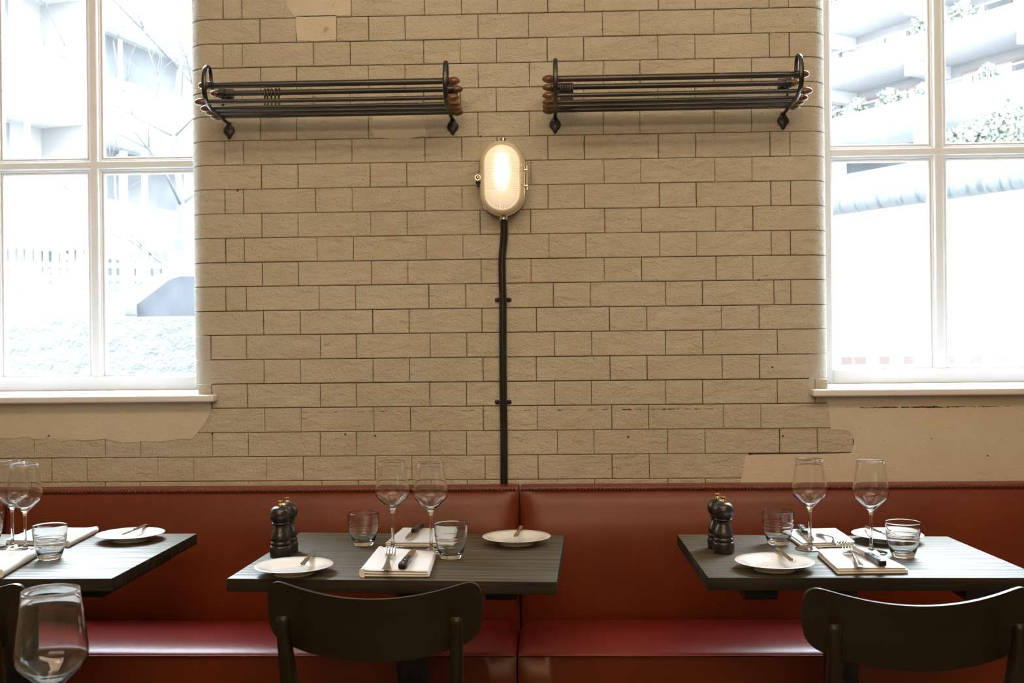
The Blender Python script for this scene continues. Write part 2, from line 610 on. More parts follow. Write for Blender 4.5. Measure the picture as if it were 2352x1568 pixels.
# courses: pixel x of the vertical joints, measured in the photograph along each course
ZJ0, DZ = 2.4583, 0.0803      # top of course 0, course height
A_ = [512, 556, 720, 804, 973, 1057, 1140, 1257, 1341, 1511.5, 1596.5, 1767.5, 1813]
B_ = [598, 681, 846, 930, 1098, 1216, 1386, 1470, 1640.5, 1727]
COURSES = {
    0: [512, 555, 723, 806, 975, 1059, 1142, 1258, 1342.6, 1512, 1597, 1766.5, 1811.6],
    1: [596.8, 680, 772.6, 846.6, 930, 1098, 1213.8, 1383.8, 1469, 1639.8, 1725.3],
    2: A_, 3: B_, 4: A_, 5: B_, 6: [516, 559, 725, 808, 976, 1060.5, 1142, 1258, 1342, 1512.6, 1597.7, 1769, 1815],
    7: [600, 684, 850, 934, 1102, 1219.5, 1387.6, 1472, 1642, 1728],
    8: [516, 559, 725, 809, 976, 1061, 1144, 1259, 1343, 1514.5, 1599.6, 1771, 1816.5],
    9: [601, 684, 851, 935, 1102.7, 1219, 1389, 1473.7, 1644, 1729.7],
    10: [518, 561, 728, 811.6, 978.7, 1063, 1261, 1345.5, 1515.4, 1600, 1772, 1816],
    11: [602, 685.5, 853, 936.5, 1105, 1220, 1388, 1473.7, 1645, 1730],
    12: [518.7, 565.5, 733, 816, 985, 1070, 1271, 1356.6, 1528.5, 1613.6, 1778, 1817],
    13: [605.3, 689.5, 855.7, 939.5, 1107, 1232, 1400, 1485.8, 1657, 1743.7],
    14: [484, 566, 735, 818.6, 988, 1072, 1273.7, 1358.9, 1529, 1614.6, 1786],
    15: [606, 689.5, 857, 940.8, 1109.4, 1232, 1401, 1486.4, 1659, 1745.3],
    16: [486, 568, 735.4, 818.6, 987, 1071.5, 1274.4, 1358.5, 1528.8, 1614, 1786, 1872],
    17: [608, 691.6, 858.4, 942.6, 1110, 1234.8, 1405, 1490, 1662, 1747.6],
    18: [78, 241.7, 323, 487.4, 570, 735.4, 818.6, 987, 1071.5, 1280.7, 1364.3, 1533.6, 1619.7, 1791, 1878],
    19: [-46, 118.6, 200, 362.5, 444.7, 612, 696, 862, 945.7, 1114, 1236, 1406, 1491.8],
    20: [78, 241.7, 323, 487.4, 571, 739, 822.6, 990, 1074, 1281, 1366, 1535, 1621],
}


def brick_bm(x0, x1, z0, z1, proud, rnd, nx=4, nz=2):
    """one brick: jittered hammered face grid, chamfered arris, body behind."""
    bm = bmesh.new()
    c = 0.0022
    y = W - proud
    g = []
    for j in range(nz + 1):
        row = []
        for i in range(nx + 1):
            xx = x0 + c + (x1 - x0 - 2 * c) * i / nx
            zz = z0 + c + (z1 - z0 - 2 * c) * j / nz
            inner = 0 < i < nx and 0 < j < nz
            jit = rnd.uniform(-0.0022, 0.0022) if inner else rnd.uniform(-0.0006, 0.0006)
            row.append(bm.verts.new((xx, y + jit, zz)))
        g.append(row)
    for j in range(nz):
        for i in range(nx):
            bm.faces.new((g[j][i], g[j][i + 1], g[j + 1][i + 1], g[j + 1][i]))
    per = [g[0][i] for i in range(nx + 1)] + [g[j][nx] for j in range(1, nz + 1)] + [g[nz][i] for i in range(nx - 1, -1, -1)] + [g[j][0] for j in range(nz - 1, 0, -1)]
    cor = [bm.verts.new(p) for p in ((x0, y + c, z0), (x1, y + c, z0), (x1, y + c, z1), (x0, y + c, z1))]
    bk = [bm.verts.new(p) for p in ((x0, W + 0.03, z0), (x1, W + 0.03, z0), (x1, W + 0.03, z1), (x0, W + 0.03, z1))]
    idx = [0, nx, nx + nz, 2 * nx + nz, 2 * (nx + nz)]
    for s in range(4):
        seg = [per[k % len(per)] for k in range(idx[s], idx[s + 1] + 1)]
        bm.faces.new([cor[s]] + seg + [cor[(s + 1) % 4]])
        bm.faces.new((cor[s], cor[(s + 1) % 4], bk[(s + 1) % 4], bk[s]))
    return bm


def bull_bm(x_in, side, z0, z1, proud):
    """end brick of a course: flat face that rounds into the window reveal. side -1 left, +1 right."""
    xs = XL if side < 0 else XR
    cx = xs + RB if side < 0 else xs - RB
    pts = [(x_in, W + 0.05), (x_in, W - proud)]
    for k in range(9):
        a = math.pi / 2 * k / 8
        pts.append((cx + side * RB * math.sin(a), W + RB - (RB + proud) * math.cos(a)))
    pts += [(xs, YF + 0.02), (xs - side * 0.05, YF + 0.02)]
    pts += [(xs - side * 0.05, W + 0.06)]
    bm = bmesh.new()
    ch = 0.0018
    n = len(pts)
    rows = []
    for zz, ins in ((z0, ch), (z0 + ch, 0), (z1 - ch, 0), (z1, ch)):
        row = []
        for i, (x, y) in enumerate(pts):
            if 1 <= i <= n - 3:
                x2 = x - side * ins * (1 if i > 4 else 0)
                y2 = y + ins * (1 if i < 8 else 0)
            else:
                x2, y2 = x, y
            row.append(bm.verts.new((x2, y2, zz)))
        rows.append(row)
    for a, c2 in zip(rows, rows[1:]):
        for k in range(n):
            k2 = (k + 1) % n
            bm.faces.new((a[k], a[k2], c2[k2], c2[k]))
    bm.faces.new(rows[0])
    bm.faces.new(rows[-1])
    return bm


br = random.Random(11)
spare = bmesh.new()
n_brick = 0
LAMPX = -0.1385
for k in range(-16, 24):
    zt, zb = ZJ0 - DZ * k, ZJ0 - DZ * (k + 1)
    if zt > ZC or zb < 0.45:
        continue
    vis = 0 <= k <= 19
    pj = COURSES.get(k)
    if pj is None:
        pj = A_ if k % 2 == 0 else B_
    vmid = 46 + 56 * (k - 0.5) if vis else (18 if k < 0 else 1150)
    xs = []
    for u in pj:
        vv = vmid - (u - 460) * 0.0105
        xs.append(PY(u, vv, W).x)
    low = k >= 16                 # courses below the sills run on under the windows
    hw = 0.0015 if br.random() < 0.6 else 0.0009
    if not low:
        ends = [None] + xs + [None]
    else:
        lo = PY(455, 960, W).x if k in (16, 17) else -2.52
        hi = {16: PY(1903, 900, W).x, 17: PY(1915, 960, W).x}.get(k, PY(2450, 1100, W).x)
        if k == 18:
            hi = PY(1960, 1010, W).x
        if k == 19:
            hi = PY(1720, 1060, W).x
        ends = [lo] + [x for x in xs if lo < x < hi] + [hi]
    for i in range(len(ends) - 1):
        a, c = ends[i], ends[i + 1]
        vw = br.choice((0.0005, 0.0007, 0.0010, 0.0013))
        pr = br.uniform(-0.0008, 0.0012)
        if a is None:
            bmx = bull_bm(c - vw, -1, zb + hw, zt - hw, pr)
        elif c is None:
            bmx = bull_bm(a + vw, 1, zb + hw, zt - hw, pr)
        else:
            bmx = brick_bm(a + vw, c - vw, zb + hw, zt - hw, pr, br)
        if vis:
            o = obj('brick', bmx, MT['paint'], wall, smooth=(a is None or c is None), angle=35)
            n_brick += 1
        else:
            me = bpy.data.meshes.new('tmp')
            bmesh.ops.recalc_face_normals(bmx, faces=bmx.faces)
            bmx.to_mesh(me)
            bmx.free()
            spare.from_mesh(me)
            bpy.data.meshes.remove(me)
tag(obj('outer_bricks', spare, MT['paint'], wall), 'cream bricks above and below the part in view', kind='stuff')


# smooth render patches under the windows
def patch(name, pix, proud=0.0012, label=None):
    out = [(PY(u, v, W).x, PY(u, v, W).z) for u, v in pix]
    bm = prism(out, 'y', W - proud, W + 0.02)
    o = obj(name, bm, MT['paint_plain'] if pix[0][0] < 0 else MT['paint_smooth'], wall)
    if label:
        o['label'] = label
    return o


patch('render_patch', [(-505, 918), (478, 912), (486, 930), (483, 948), (470, 975), (452, 996), (441, 1008), (415, 1008), (395, 1010), (370, 1014), (325, 1013), (300, 1016),
                       (278, 1016), (240, 1008), (200, 1011), (165, 1009), (140, 1014), (125, 1006), (112, 998), (102, 1008), (82, 1008), (62, 1002), (30, 1006), (-505, 1012)],
      0.003, 'smooth cream render with a cracked lower edge')
patch('render_patch', [(1888, 903), (2835, 889), (2835, 1108), (1700, 1112), (1712, 1046), (1730, 1044), (1884, 1042), (1955, 1040), (1962, 1012), (1950, 988), (1908, 986), (1902, 930)],
      0.002, 'smooth cream render with faint joints')
for pix in ([(680, 37), (772, 35), (773, 91), (728, 95), (683, 93), (679, 60)], [(662, -6), (806, -8), (806, 34), (770, 37), (700, 39), (676, 38), (664, 24), (657, 10)],
            [(858, 268), (932, 266), (975, 270), (978, 312), (938, 318), (900, 318), (862, 316), (850, 296)]):
    bm = prism([(PY(u, v, W).x, PY(u, v, W).z) for u, v in pix], 'y', W - 0.0016, W + 0.01)
    obj('render_patch', bm, MT['paint_plain'], wall)['label'] = 'smooth filled-in patch over the brick joints'
b = bmesh.new()
for (u0, v0, u1, v1) in ((1712, 985, 2300, 980), (1900, 1044, 2320, 1041), (1955, 942, 2225, 940)):
    p0, p1 = PY(u0, v0, W), PY(u1, v1, W)
    add_box(b, p0.x, p1.x, W - 0.0026, W, p0.z - 0.0007, p0.z + 0.0007)
tag(obj('faint_joint_line', b, MT['paint_room'], wall), kind='stuff')
b = bmesh.new()
for (u, v, r) in ((488, 996, 3), (793, 997, 3.4), (862, 1000, 3.2), (1443, 1003, 3), (1798, 1001, 3), (2139, 1007, 2.5), (113, 999, 4.5), (1743, 643, 3), (546, 437, 3), (1104, 313, 3), (606, 735, 2), (1774, 843, 3.2), (2268, 1046, 3)):
    p = PY(u, v, W)
    rr = r * 0.00095
    lathe([(0, 0.0022), (rr, 0.0022), (rr * 1.15, 0), (rr, -0.01)], 8, b, Matrix.Translation((p.x, W, p.z)) @ Matrix.Rotation(math.radians(90), 4, 'X'))
tag(obj('drill_hole', b, MT['mortar'], wall), 'small dark plugged holes', kind='stuff')


# ------------------------------------------------------------------ windows
def window(name, x0, x1, mull, label):
    t = thing(name, label, 'window', (0, 0, 0), kind='structure')
    y0, y1 = YF, YF + 0.07
    zb, zt = ZSILL, WTOP
    sw = 0.062 if name == 'window_1' else 0.062
    trans = [1.978, 2.768]
    fr = bmesh.new()
    xi0, xi1 = x0 + 0.115, x1 - 0.115
    for a, c, d, e in ((x0, xi0, zb, zt), (xi1, x1, zb, zt)):
        add_box(fr, a, c, y0, y1, d, e, 0.004)
    add_box(fr, xi0, xi1, y0, y1, zt - 0.08, zt, 0.004)
    obj('frame', fr, MT['white_gloss'], t)
    add_ = bmesh.new()
    add_box(add_, xi0 - 0.001, xi1 + 0.001, y0 - 0.004, y1, zb, 1.192, 0.005)
    obj('bottom_rail', add_, MT['white_gloss'], t)
    for m in mull:
        bm = bmesh.new()
        add_box(bm, m - 0.016, m + 0.016, y0 + 0.002, y1 - 0.005, 1.19, zt - 0.07, 0.005)
        add_box(bm, m - 0.024, m + 0.024, y0 + 0.014, y1 - 0.012, 1.19, zt - 0.07, 0.004)
        obj('mullion', bm, MT['white_gloss'], t)
    for z in trans:
        bm = bmesh.new()
        add_box(bm, xi0, xi1, y0, y1 - 0.004, z - 0.014, z + 0.014, 0.005)
        add_box(bm, xi0, xi1, y0 + 0.013, y1 - 0.011, z - 0.023, z + 0.023, 0.004)
        obj('transom', bm, MT['white_gloss'], t)
    xsn = [xi0] + list(mull) + [xi1]
    zs = [1.188] + trans + [zt - 0.075]
    for i in range(len(xsn) - 1):
        for j in range(len(zs) - 1):
            a, c = xsn[i], xsn[i + 1]
            obj('pane', box(a, c, y0 + 0.034, y0 + 0.038, zs[j], zs[j + 1]), MT['pane'], t)
            # raised glazing bead round each pane
            e0 = 0.024 if i > 0 else 0.0
            e1 = 0.024 if i < len(xsn) - 2 else 0.0
            aa, cc = a + e0, c - e1
            d0 = zs[j] + (0.023 if j > 0 else 0.002)
            d1 = zs[j + 1] - (0.023 if j < len(zs) - 2 else 0.0)
            bd = bmesh.new()
            w_ = 0.010
            for q in ((aa, aa + w_, d0, d1), (cc - w_, cc, d0, d1), (aa + w_, cc - w_, d0, d0 + w_), (aa + w_, cc - w_, d1 - w_, d1)):
                add_box(bd, q[0], q[1], y0 + 0.018, y0 + 0.034, q[2], q[3], 0.003, 1)
            obj('glazing_bead', bd, MT['white_gloss'], t)
    return t


window('window_1', WLX0, XL, [-2.06, -1.677], 'tall white-framed window at the left of the brick pier, street with a van behind it')
window('window_2', XR, WRX1, [1.4255, 1.80], 'tall white-framed window at the right of the brick pier, balconies behind it')


def sill(name, x0, x1, label):
    bm = bmesh.new()
    zt, zb, yf, th = ZSILL, ZSILL - 0.0225, W - 0.05, 0.0225
    prof = [(YF + 0.02, zb), (yf + 0.006, zb), (yf + 0.001, zb + 0.003), (yf, zb + 0.010), (yf + 0.002, zt - 0.006), (yf + 0.008, zt), (YF + 0.02, zt)]
    # nosing that overhangs the wall face, then the deep shelf in the reveal
    prism(prof, 'x', x0, x1, bm)
    o = obj(name, bm, MT['white_gloss'], smooth=True, angle=40)
    bv = o.modifiers.new('bevel', 'BEVEL')
    bv.width = 0.003
    bv.segments = 2
    return tag(o, label, 'window sill', kind='structure')


# the sill is wider than the opening only in front of the wall face, so cut it in two lengths
def sill2(name, xin, xout, side, label):
    t = sill(name, min(xin, xout), max(xin, xout), label)
    return t


def make_sill(name, xo, xp, xe, label):
    """xo outer end, xp pier side of the opening, xe end of the nosing over the pier."""
    zt, zb, yf = ZSILL, ZSILL - 0.0225, W - 0.05
    out = [(xo, YF + 0.02), (xp, YF + 0.02), (xp, W - 0.002), (xe, W - 0.002), (xe, yf), (xo, yf)]
    bm = prism(out, 'z', zb, zt)
    o = obj(name, bm, MT['white_gloss'])
    bv = o.modifiers.new('bevel', 'BEVEL')
    bv.width = 0.006
    bv.segments = 3
    bv.limit_method = 'ANGLE'
    return tag(o, label, 'window sill', kind='structure')


make_sill('trim_1', WLX0 - 0.1, XL, -1.0875, 'thick white painted sill under the left window')
make_sill('trim_2', WRX1 + 0.1, XR, 0.8497, 'thick white painted sill under the right window')


# ------------------------------------------------------------------ banquettes
def cushion_strip(x0, x1, prof, ends, pinch, name, m, parent, nx=None):
    """profile (y,z) swept along x with the ends pinched towards the anchor."""
    ay, az, amt = pinch
    L = x1 - x0
    xsn = []
    fine = [0, 0.003, 0.008, 0.016, 0.028, 0.045, 0.07, 0.10]
    xsn = [x0 + d for d in fine]
    n = max(3, int(L / 0.12))
    xsn += [x0 + 0.1 + (L - 0.2) * k / n for k in range(1, n)]
    xsn += [x1 - d for d in reversed(fine)]
    bm = bmesh.new()
    rings = []
    for x in xsn:
        d = min(x - x0, x1 - x)
        s = math.exp(-d / 0.022) * 0.75 + math.exp(-d / 0.006) * 0.25
        wob = noise.noise(Vector((x * 3.1, 0.3, 1.7))) * 0.0022 + noise.noise(Vector((x * 9.0, 2.3, 0.7))) * 0.0007
        ring = []
        for (y, z, w_) in prof:
            f = amt * s * w_
            ring.append(bm.verts.new((x, y + (ay - y) * f, z + (az - z) * f + wob * w_)))
        rings.append(ring)
    for a, c in zip(rings, rings[1:]):
        for k in range(len(prof) - 1):
            bm.faces.new((a[k], a[k + 1], c[k + 1], c[k]))
    bm.faces.new(rings[0])
    bm.faces.new(rings[-1])
    return obj(name, bm, m, parent, smooth=True, angle=60)


def dense(pts, n=6):
    P = [Vector((a, c, w_)) for a, c, w_ in pts]
    return [tuple(p) for p in smooth_path(P, n)]


NAIL = bmesh.new()
lathe([(0.0047, 0.0), (0.0046, 0.0012), (0.0036, 0.0028), (0.002, 0.0036), (0, 0.0039)], 10, NAIL, Matrix.Rotation(math.radians(90), 4, 'X'))
NAIL_ME = bpy.data.meshes.new('nailhead')
NAIL.to_mesh(NAIL_ME)
NAIL.free()
NAIL_ME.materials.append(MT['nail'])
for p in NAIL_ME.polygons:
    p.use_smooth = True


def banquette(x0, x1, label):
    t = thing('banquette', label, 'bench', (0, 0, 0), group='red leather banquettes along the wall')
    seat = dense([(3.29, 0.36, 0), (3.285, 0.415, .8), (3.25, 0.437, 1), (3.17, 0.452, 1), (3.08, 0.4605, 1), (3.01, 0.4615, 1), (2.958, 0.4575, .85), (2.922, 0.4505, .65), (2.899, 0.4425, .4), (2.889, 0.4355, .2), (2.893, 0.4325, 0.05)], 5)
    seat += [(2.93, 0.43, 0), (3.2, 0.36, 0)]
    cushion_strip(x0, x1, seat, None, (3.10, 0.375, 0.30), 'seat_cushion', MT['leather_seat'], t)
    front = [(2.905, 0.4325, 0), (2.896, 0.4280, .2), (2.893, 0.33, .6), (2.893, 0.2, .6), (2.896, 0.05, .3), (2.91, 0.03, 0), (3.2, 0.03, 0), (3.2, 0.38, 0)]
    cushion_strip(x0, x1, front, None, (2.93, 0.25, 0.3), 'front_panel', MT['leather'], t)
    back = dense([(3.285, 0.37, 0), (3.262, 0.43, .8), (3.246, 0.53, 1), (3.245, 0.64, 1), (3.256, 0.73, 1), (3.275, 0.79, .9), (3.291, 0.821, .5), (3.298, 0.829, .2), (3.302, 0.833, 0)], 5)
    back += [(3.302, 0.839, 0), (3.36, 0.836, 0), (3.39, 0.60, 0), (3.39, 0.37, 0)]
    cushion_strip(x0, x1, back, None, (3.34, 0.62, 0.36), 'backrest', MT['leather'], t)
    rail = [(3.300, 0.8310, 0), (3.2965, 0.833, 0), (3.2965, 0.8430, 0), (3.299, 0.8452, .1), (3.305, 0.8458, .1), (3.40, 0.8405, .1), (3.412, 0.8385, 0), (3.412, 0.10, 0), (3.396, 0.10, 0), (3.396, 0.8310, 0)]
    cushion_strip(x0 + 0.001, x1 - 0.001, rail, None, (3.35, 0.80, 0.12), 'top_rail', MT['leather_trim'], t)
    w = bmesh.new()
    n = int((x1 - x0) / 0.1)
    pts = []
    for k in range(n + 1):
        x = x0 + 0.004 + (x1 - x0 - 0.008) * k / n
        pts.append((x, 2.8885, 0.4330 + 0.0008 * noise.noise(Vector((x * 6, 0, 0)))))
    sweep(pts, circ(0.0022, 6), w, up=Vector((0, 0, 1)))
    obj('seam_welt', w, MT['leather_trim'], t, smooth=True)
    # nailheads in one row under the top rail
    a, c = max(x0 + 0.008, -1.79), min(x1 - 0.006, 1.75)
    n = int((c - a) / 0.0109)
    for k in range(n + 1):
        o = bpy.data.objects.new('nailhead', NAIL_ME)
        link(o, t)
        o.location = (a + k * 0.0109, 3.2968 + R.uniform(-0.0003, 0.0003), 0.8375 + R.uniform(-0.0004, 0.0004))
    return t


banquette(-3.4, -1.7455, 'red-brown leather banquette at the far left edge, left of the seam')
banquette(-1.7405, -0.0935, 'red-brown leather banquette left of the middle seam, with nailhead row')
banquette(-0.0890, 2.7, 'red-brown leather banquette right of the middle seam, behind the right table')

# ------------------------------------------------------------------ bulkhead lamp, conduit
LX, LZ = -0.1375, 1.8295


def stadium(hw, hh, n=20):
    """closed outline of a vertical stadium, (x,z), counter-clockwise."""
    s = hh - hw
    pts = []
    for k in range(n + 1):
        a = math.pi * k / n
        pts.append((hw * math.cos(a), s + hw * math.sin(a)))
    for k in range(n + 1):
        a = math.pi + math.pi * k / n
        pts.append((hw * math.cos(a), -s + hw * math.sin(a)))
    return pts


def stad_loft(levels, bm=None, cap0=True, cap1=True, n=20):
    """levels: (hw, hh, y)."""
    bm = bm or bmesh.new()
    rings = []
    for hw, hh, y in levels:
        rings.append([bm.verts.new((x, y, z)) for x, z in stadium(hw, hh, n)])
    for a, c in zip(rings, rings[1:]):
        m = len(a)
        for k in range(m):
            k2 = (k + 1) % m
            bm.faces.new((a[k], a[k2], c[k2], c[k]))
    if cap0:
        bm.faces.new(rings[0])
    if cap1:
        bm.faces.new(rings[-1])
    return bm


def lamp_glass_mat():
    m, nt, b = newmat('lit_ribbed_glass')
    b.inputs['Base Color'].default_value = (0.9, 0.82, 0.62, 1)
    b.inputs['Roughness'].default_value = 0.12
    c = N(nt, 'TexCoord')
    s = N(nt, 'SeparateXYZ')
    nt.links.new(c.outputs['Object'], s.inputs[0])

    def math_(op, a=None, b_=None, av=None, bv=None):
        n = N(nt, 'Math', operation=op)
        if a is not None:
            nt.links.new(a, n.inputs[0])
        elif av is not None:
            n.inputs[0].default_value = av
        if b_ is not None:
            nt.links.new(b_, n.inputs[1])
        elif bv is not None:
            n.inputs[1].default_value = bv
        return n.outputs[0]
    x, z = s.outputs['X'], s.outputs['Z']
    H = 0.044
    az = math_('ABSOLUTE', z)
    over = math_('SUBTRACT', az, bv=H)
    incap = math_('GREATER_THAN', over, bv=0.0)
    oc = math_('MAXIMUM', over, bv=0.0)
    ang = math_('ARCTAN2', x, oc)
    rib_cap = math_('SINE', math_('MULTIPLY', ang, bv=60.0))
    rib_mid = math_('SINE', math_('MULTIPLY', z, bv=2 * math.pi / 0.0054))
    mixr = N(nt, 'Mix')
    nt.links.new(incap, mixr.inputs[0])
    nt.links.new(rib_mid, mixr.inputs[2])
    nt.links.new(rib_cap, mixr.inputs[3])
    rib = mixr.outputs[0]
    # bulb glow painted into the emission: a bright vertical ellipse, upper half
    ex = math_('DIVIDE', x, bv=0.0155)
    ez = math_('DIVIDE', math_('SUBTRACT', z, bv=0.016), bv=0.036)
    r2 = math_('ADD', math_('MULTIPLY', ex, ex), math_('MULTIPLY', ez, ez))
    hot = math_('POWER', None, math_('MULTIPLY', r2, bv=-1.0), av=2.718)
    e = math_('ADD', math_('MULTIPLY', hot, bv=6.0), bv=0.43)
    e2 = math_('MULTIPLY', e, math_('ADD', math_('MULTIPLY', rib, bv=0.42), bv=1.0))  # light and dark of the ribs painted into the emission
    b.inputs['Emission Color'].default_value = (1.0, 0.86, 0.66, 1)
    nt.links.new(e2, b.inputs['Emission Strength'])
    return m


MT['lamp_glass'] = lamp_glass_mat()
lamp = thing('wall_lamp', 'oval bulkhead wall lamp with lit ribbed glass above the black conduit', 'lamp', (LX, 0, LZ))
obj('housing', stad_loft([(0.068, 0.117, W - 0.002), (0.074, 0.122, W - 0.006), (0.074, 0.122, W - 0.016), (0.070, 0.118, W - 0.02), (0.070, 0.118, W - 0.032), (0.074, 0.1205, W - 0.036), (0.074, 0.1205, W - 0.048), (0.071, 0.118, W - 0.052)]), MT['chrome'], lamp, smooth=True, angle=35)
obj('bezel', stad_loft([(0.069, 0.117, W - 0.050), (0.0705, 0.1185, W - 0.056), (0.0695, 0.1175, W - 0.078), (0.066, 0.114, W - 0.086), (0.059, 0.107, W - 0.089), (0.0555, 0.1035, W - 0.087), (0.0555, 0.1035, W - 0.070)], cap0=True, cap1=False), MT['bezel'], lamp, smooth=True, angle=50)
g = bmesh.new()
lv = []
for k in range(9):
    a = math.pi / 2 * k / 8
    hw = 0.0548 - 0.030 * (1 - math.cos(a)) if k < 8 else 0.02
    lv.append((0.0548 * math.cos(a * 0.93) ** 0.55, 0.0, 0.0))
for k in range(10):
    t_ = k / 9.0
    ins = 0.050 * (1 - math.sqrt(max(0.0, 1 - t_ ** 2.2)))
    lv_hw = 0.0548 - ins * 0.95
    if k == 0:
        lvs = []
    lvs.append((max(lv_hw, 0.006), 0.1028 - ins * 0.95, W - 0.080 - 0.026 * t_))
stad_loft([(0.0548, 0.1028, W - 0.066)] + lvs, g, n=24)
obj('ribbed_glass', g, MT['lamp_glass'], lamp, smooth=True, angle=70)
# top plug, bottom gland
obj('top_plug', lathe([(0, 0), (0.012, 0), (0.012, 0.009), (0.0095, 0.011), (0.0095, 0.019), (0, 0.020)], 16), MT['chrome'], lamp, smooth=True, angle=35, loc=(0.003, W - 0.028, 0.115))
obj('cable_gland', lathe([(0, 0), (0.0125, 0), (0.0135, -0.003), (0.0135, -0.014), (0.012, -0.016), (0, -0.016)], 16), MT['chrome'], lamp, smooth=True, angle=35, loc=(0.002, W - 0.028, -0.115))
# left lug with its screw
lg = bmesh.new()
cyl((0, W - 0.05, 0), (0, W - 0.083, 0), 0.0098, 18, lg)
add_box(lg, 0.0, 0.018, W - 0.080, W - 0.052, -0.0075, 0.0075, 0.002)
obj('fixing_lug', lg, MT['bezel'], lamp, smooth=True, angle=40, loc=(-0.0775, 0, 0.0))
sc = bmesh.new()
lathe([(0, 0.003), (0.003, 0.0022), (0.0042, 0.0), (0.006, 0.0), (0.0065, 0.003), (0.0072, 0.003), (0.0072, 0)], 16, sc, Matrix.Translation((0, W - 0.083, 0)) @ Matrix.Rotation(math.radians(90), 4, 'X'))
obj('screw', sc, MT['chrome'], lamp, smooth=True, angle=40, loc=(-0.0775, 0, 0.0))
cb = bmesh.new()
cyl((0, W - 0.006, 0), (0, W - 0.046, 0), 0.0088, 14, cb)
obj('lug_base', cb, MT['steel_black'], lamp, smooth=True, angle=40, loc=(-0.0785, 0, -0.010))
# right hinge: two pairs of lugs on a pin
for zz, s in ((0.026, 1), (-0.026, -1)):
    hb = bmesh.new()
    add_box(hb, 0.064, 0.0825, W - 0.062, W - 0.048, zz - 0.003, zz + 0.003, 0.0015)
    cyl((0.0795, W - 0.056, zz - 0.0042), (0.0795, W - 0.056, zz + 0.0042), 0.0055, 12, hb)
    cyl((0.0795, W - 0.056, zz + s * 0.006), (0.0795, W - 0.056, zz + s * 0.0135), 0.0048, 12, hb)
    obj('hinge_lug', hb, MT['chrome'], lamp, smooth=True, angle=40)
obj('hinge_pin', cyl((0.0795, W - 0.056, -0.044 + 0.006), (0.0795, W - 0.056, 0.038), 0.0022, 8), MT['bezel'], lamp, smooth=True, angle=40)
# row of small raised cast marks down the right of the bezel
mk = bmesh.new()
for k in range(13):
    z = 0.040 - k * 0.0052
    add_box(mk, 0.0600, 0.0650, W - 0.0895, W - 0.0868, z - 0.0006, z + 0.0006)
    if k % 3 != 1:
        add_box(mk, 0.0600 + (k % 2) * 0.0036, 0.0612 + (k % 2) * 0.0036, W - 0.0895, W - 0.0868, z - 0.0018, z + 0.0018)
tag(obj('cast_marks', mk, MT['bezel'], lamp), kind='stuff')

cnd = thing('cable_conduit', 'black painted cable conduit running from the wall lamp down to the bench', 'conduit', (0, 0, 0))
pts = []
for (u, v) in ((1155, 497), (1155, 540), (1153.5, 590), (1153.5, 640), (1155, 700), (1155, 800), (1156, 920), (1157.5, 1010), (1157.5, 1095), (1158, 1116)):
    p = PY(u, v, W - 0.0145)
    pts.append((p.x, W - 0.0145, p.z))
pts[0] = (LX + 0.002, W - 0.024, 1.7115)
pts[1] = (LX + 0.0022, W - 0.018, pts[1][2])
prof = circ(0.0122, 14)
obj('pipe', sweep(smooth_path(pts, 4), prof, up=Vector((1, 0, 0))), MT['black_pipe'], cnd, smooth=True, angle=60)
for v in (688, 923):
    p = PY(1155.5, v, W - 0.012)
    cb = bmesh.new()
    pl = [(p.x - 0.0225, W - 0.002), (p.x - 0.014, W - 0.003)]
    arc = [(p.x - 0.0138 * math.cos(math.pi * k / 10), W - 0.0145 - 0.0138 * math.sin(math.pi * k / 10)) for k in range(11)]
    path = [(x, y, p.z) for x, y in pl + arc + [(p.x + 0.014, W - 0.003), (p.x + 0.0225, W - 0.002)]]
    sweep(path, rect(0.0105, 0.002), cb, up=Vector((0, 0, 1)))
    sd = obj('saddle_clip', cb, MT['black_pipe'], cnd)
    for s in (-1, 1):
        bm = lathe([(0, 0.006), (0.004, 0.0055), (0.0068, 0.003), (0.0072, 0.0), (0.0072, -0.002)], 12, None, Matrix.Rotation(math.radians(90), 4, 'X'))
        obj('screw', bm, MT['black_pipe'], sd, smooth=True, loc=(p.x + s * 0.0205, W - 0.003, p.z))


# ------------------------------------------------------------------ luggage racks
PROF = [(3.4185, 2.0330), (3.394, 2.0325), (3.35, 2.034), (3.297, 2.0375), (3.245, 2.0385), (3.2031, 2.0478), (3.178, 2.062), (3.1669, 2.085), (3.1645, 2.108), (3.170, 2.135), (3.180, 2.153), (3.198, 2.164), (3.216, 2.162), (3.229, 2.150), (3.2335, 2.134), (3.234, 2.122)]
ZR, YR, ZRB, YRB = 2.113, 3.2325, 2.115, 3.345
LOW = [(3.197, 2.0535), (3.252, 2.0455), (3.303, 2.044), (3.352, 2.0425)]
LOWR = 0.0068


def finial(xe, sgn, y, z, parent, r=0.0125, ln=0.034):
    prof_ = [(0, -0.004), (r * 0.62, -0.004), (r * 0.72, 0.0), (r * 0.95, ln * 0.18), (r, ln * 0.36), (r * 0.93, ln * 0.58), (r * 0.70, ln * 0.80), (r * 0.40, ln * 0.93), (0, ln)]
    M = Matrix.Rotation(sgn * math.radians(90), 4, 'Y')
    obj('finial', lathe(prof_, 20, None, M), MT['finial'], parent, smooth=True, angle=60, loc=(xe, y, z))


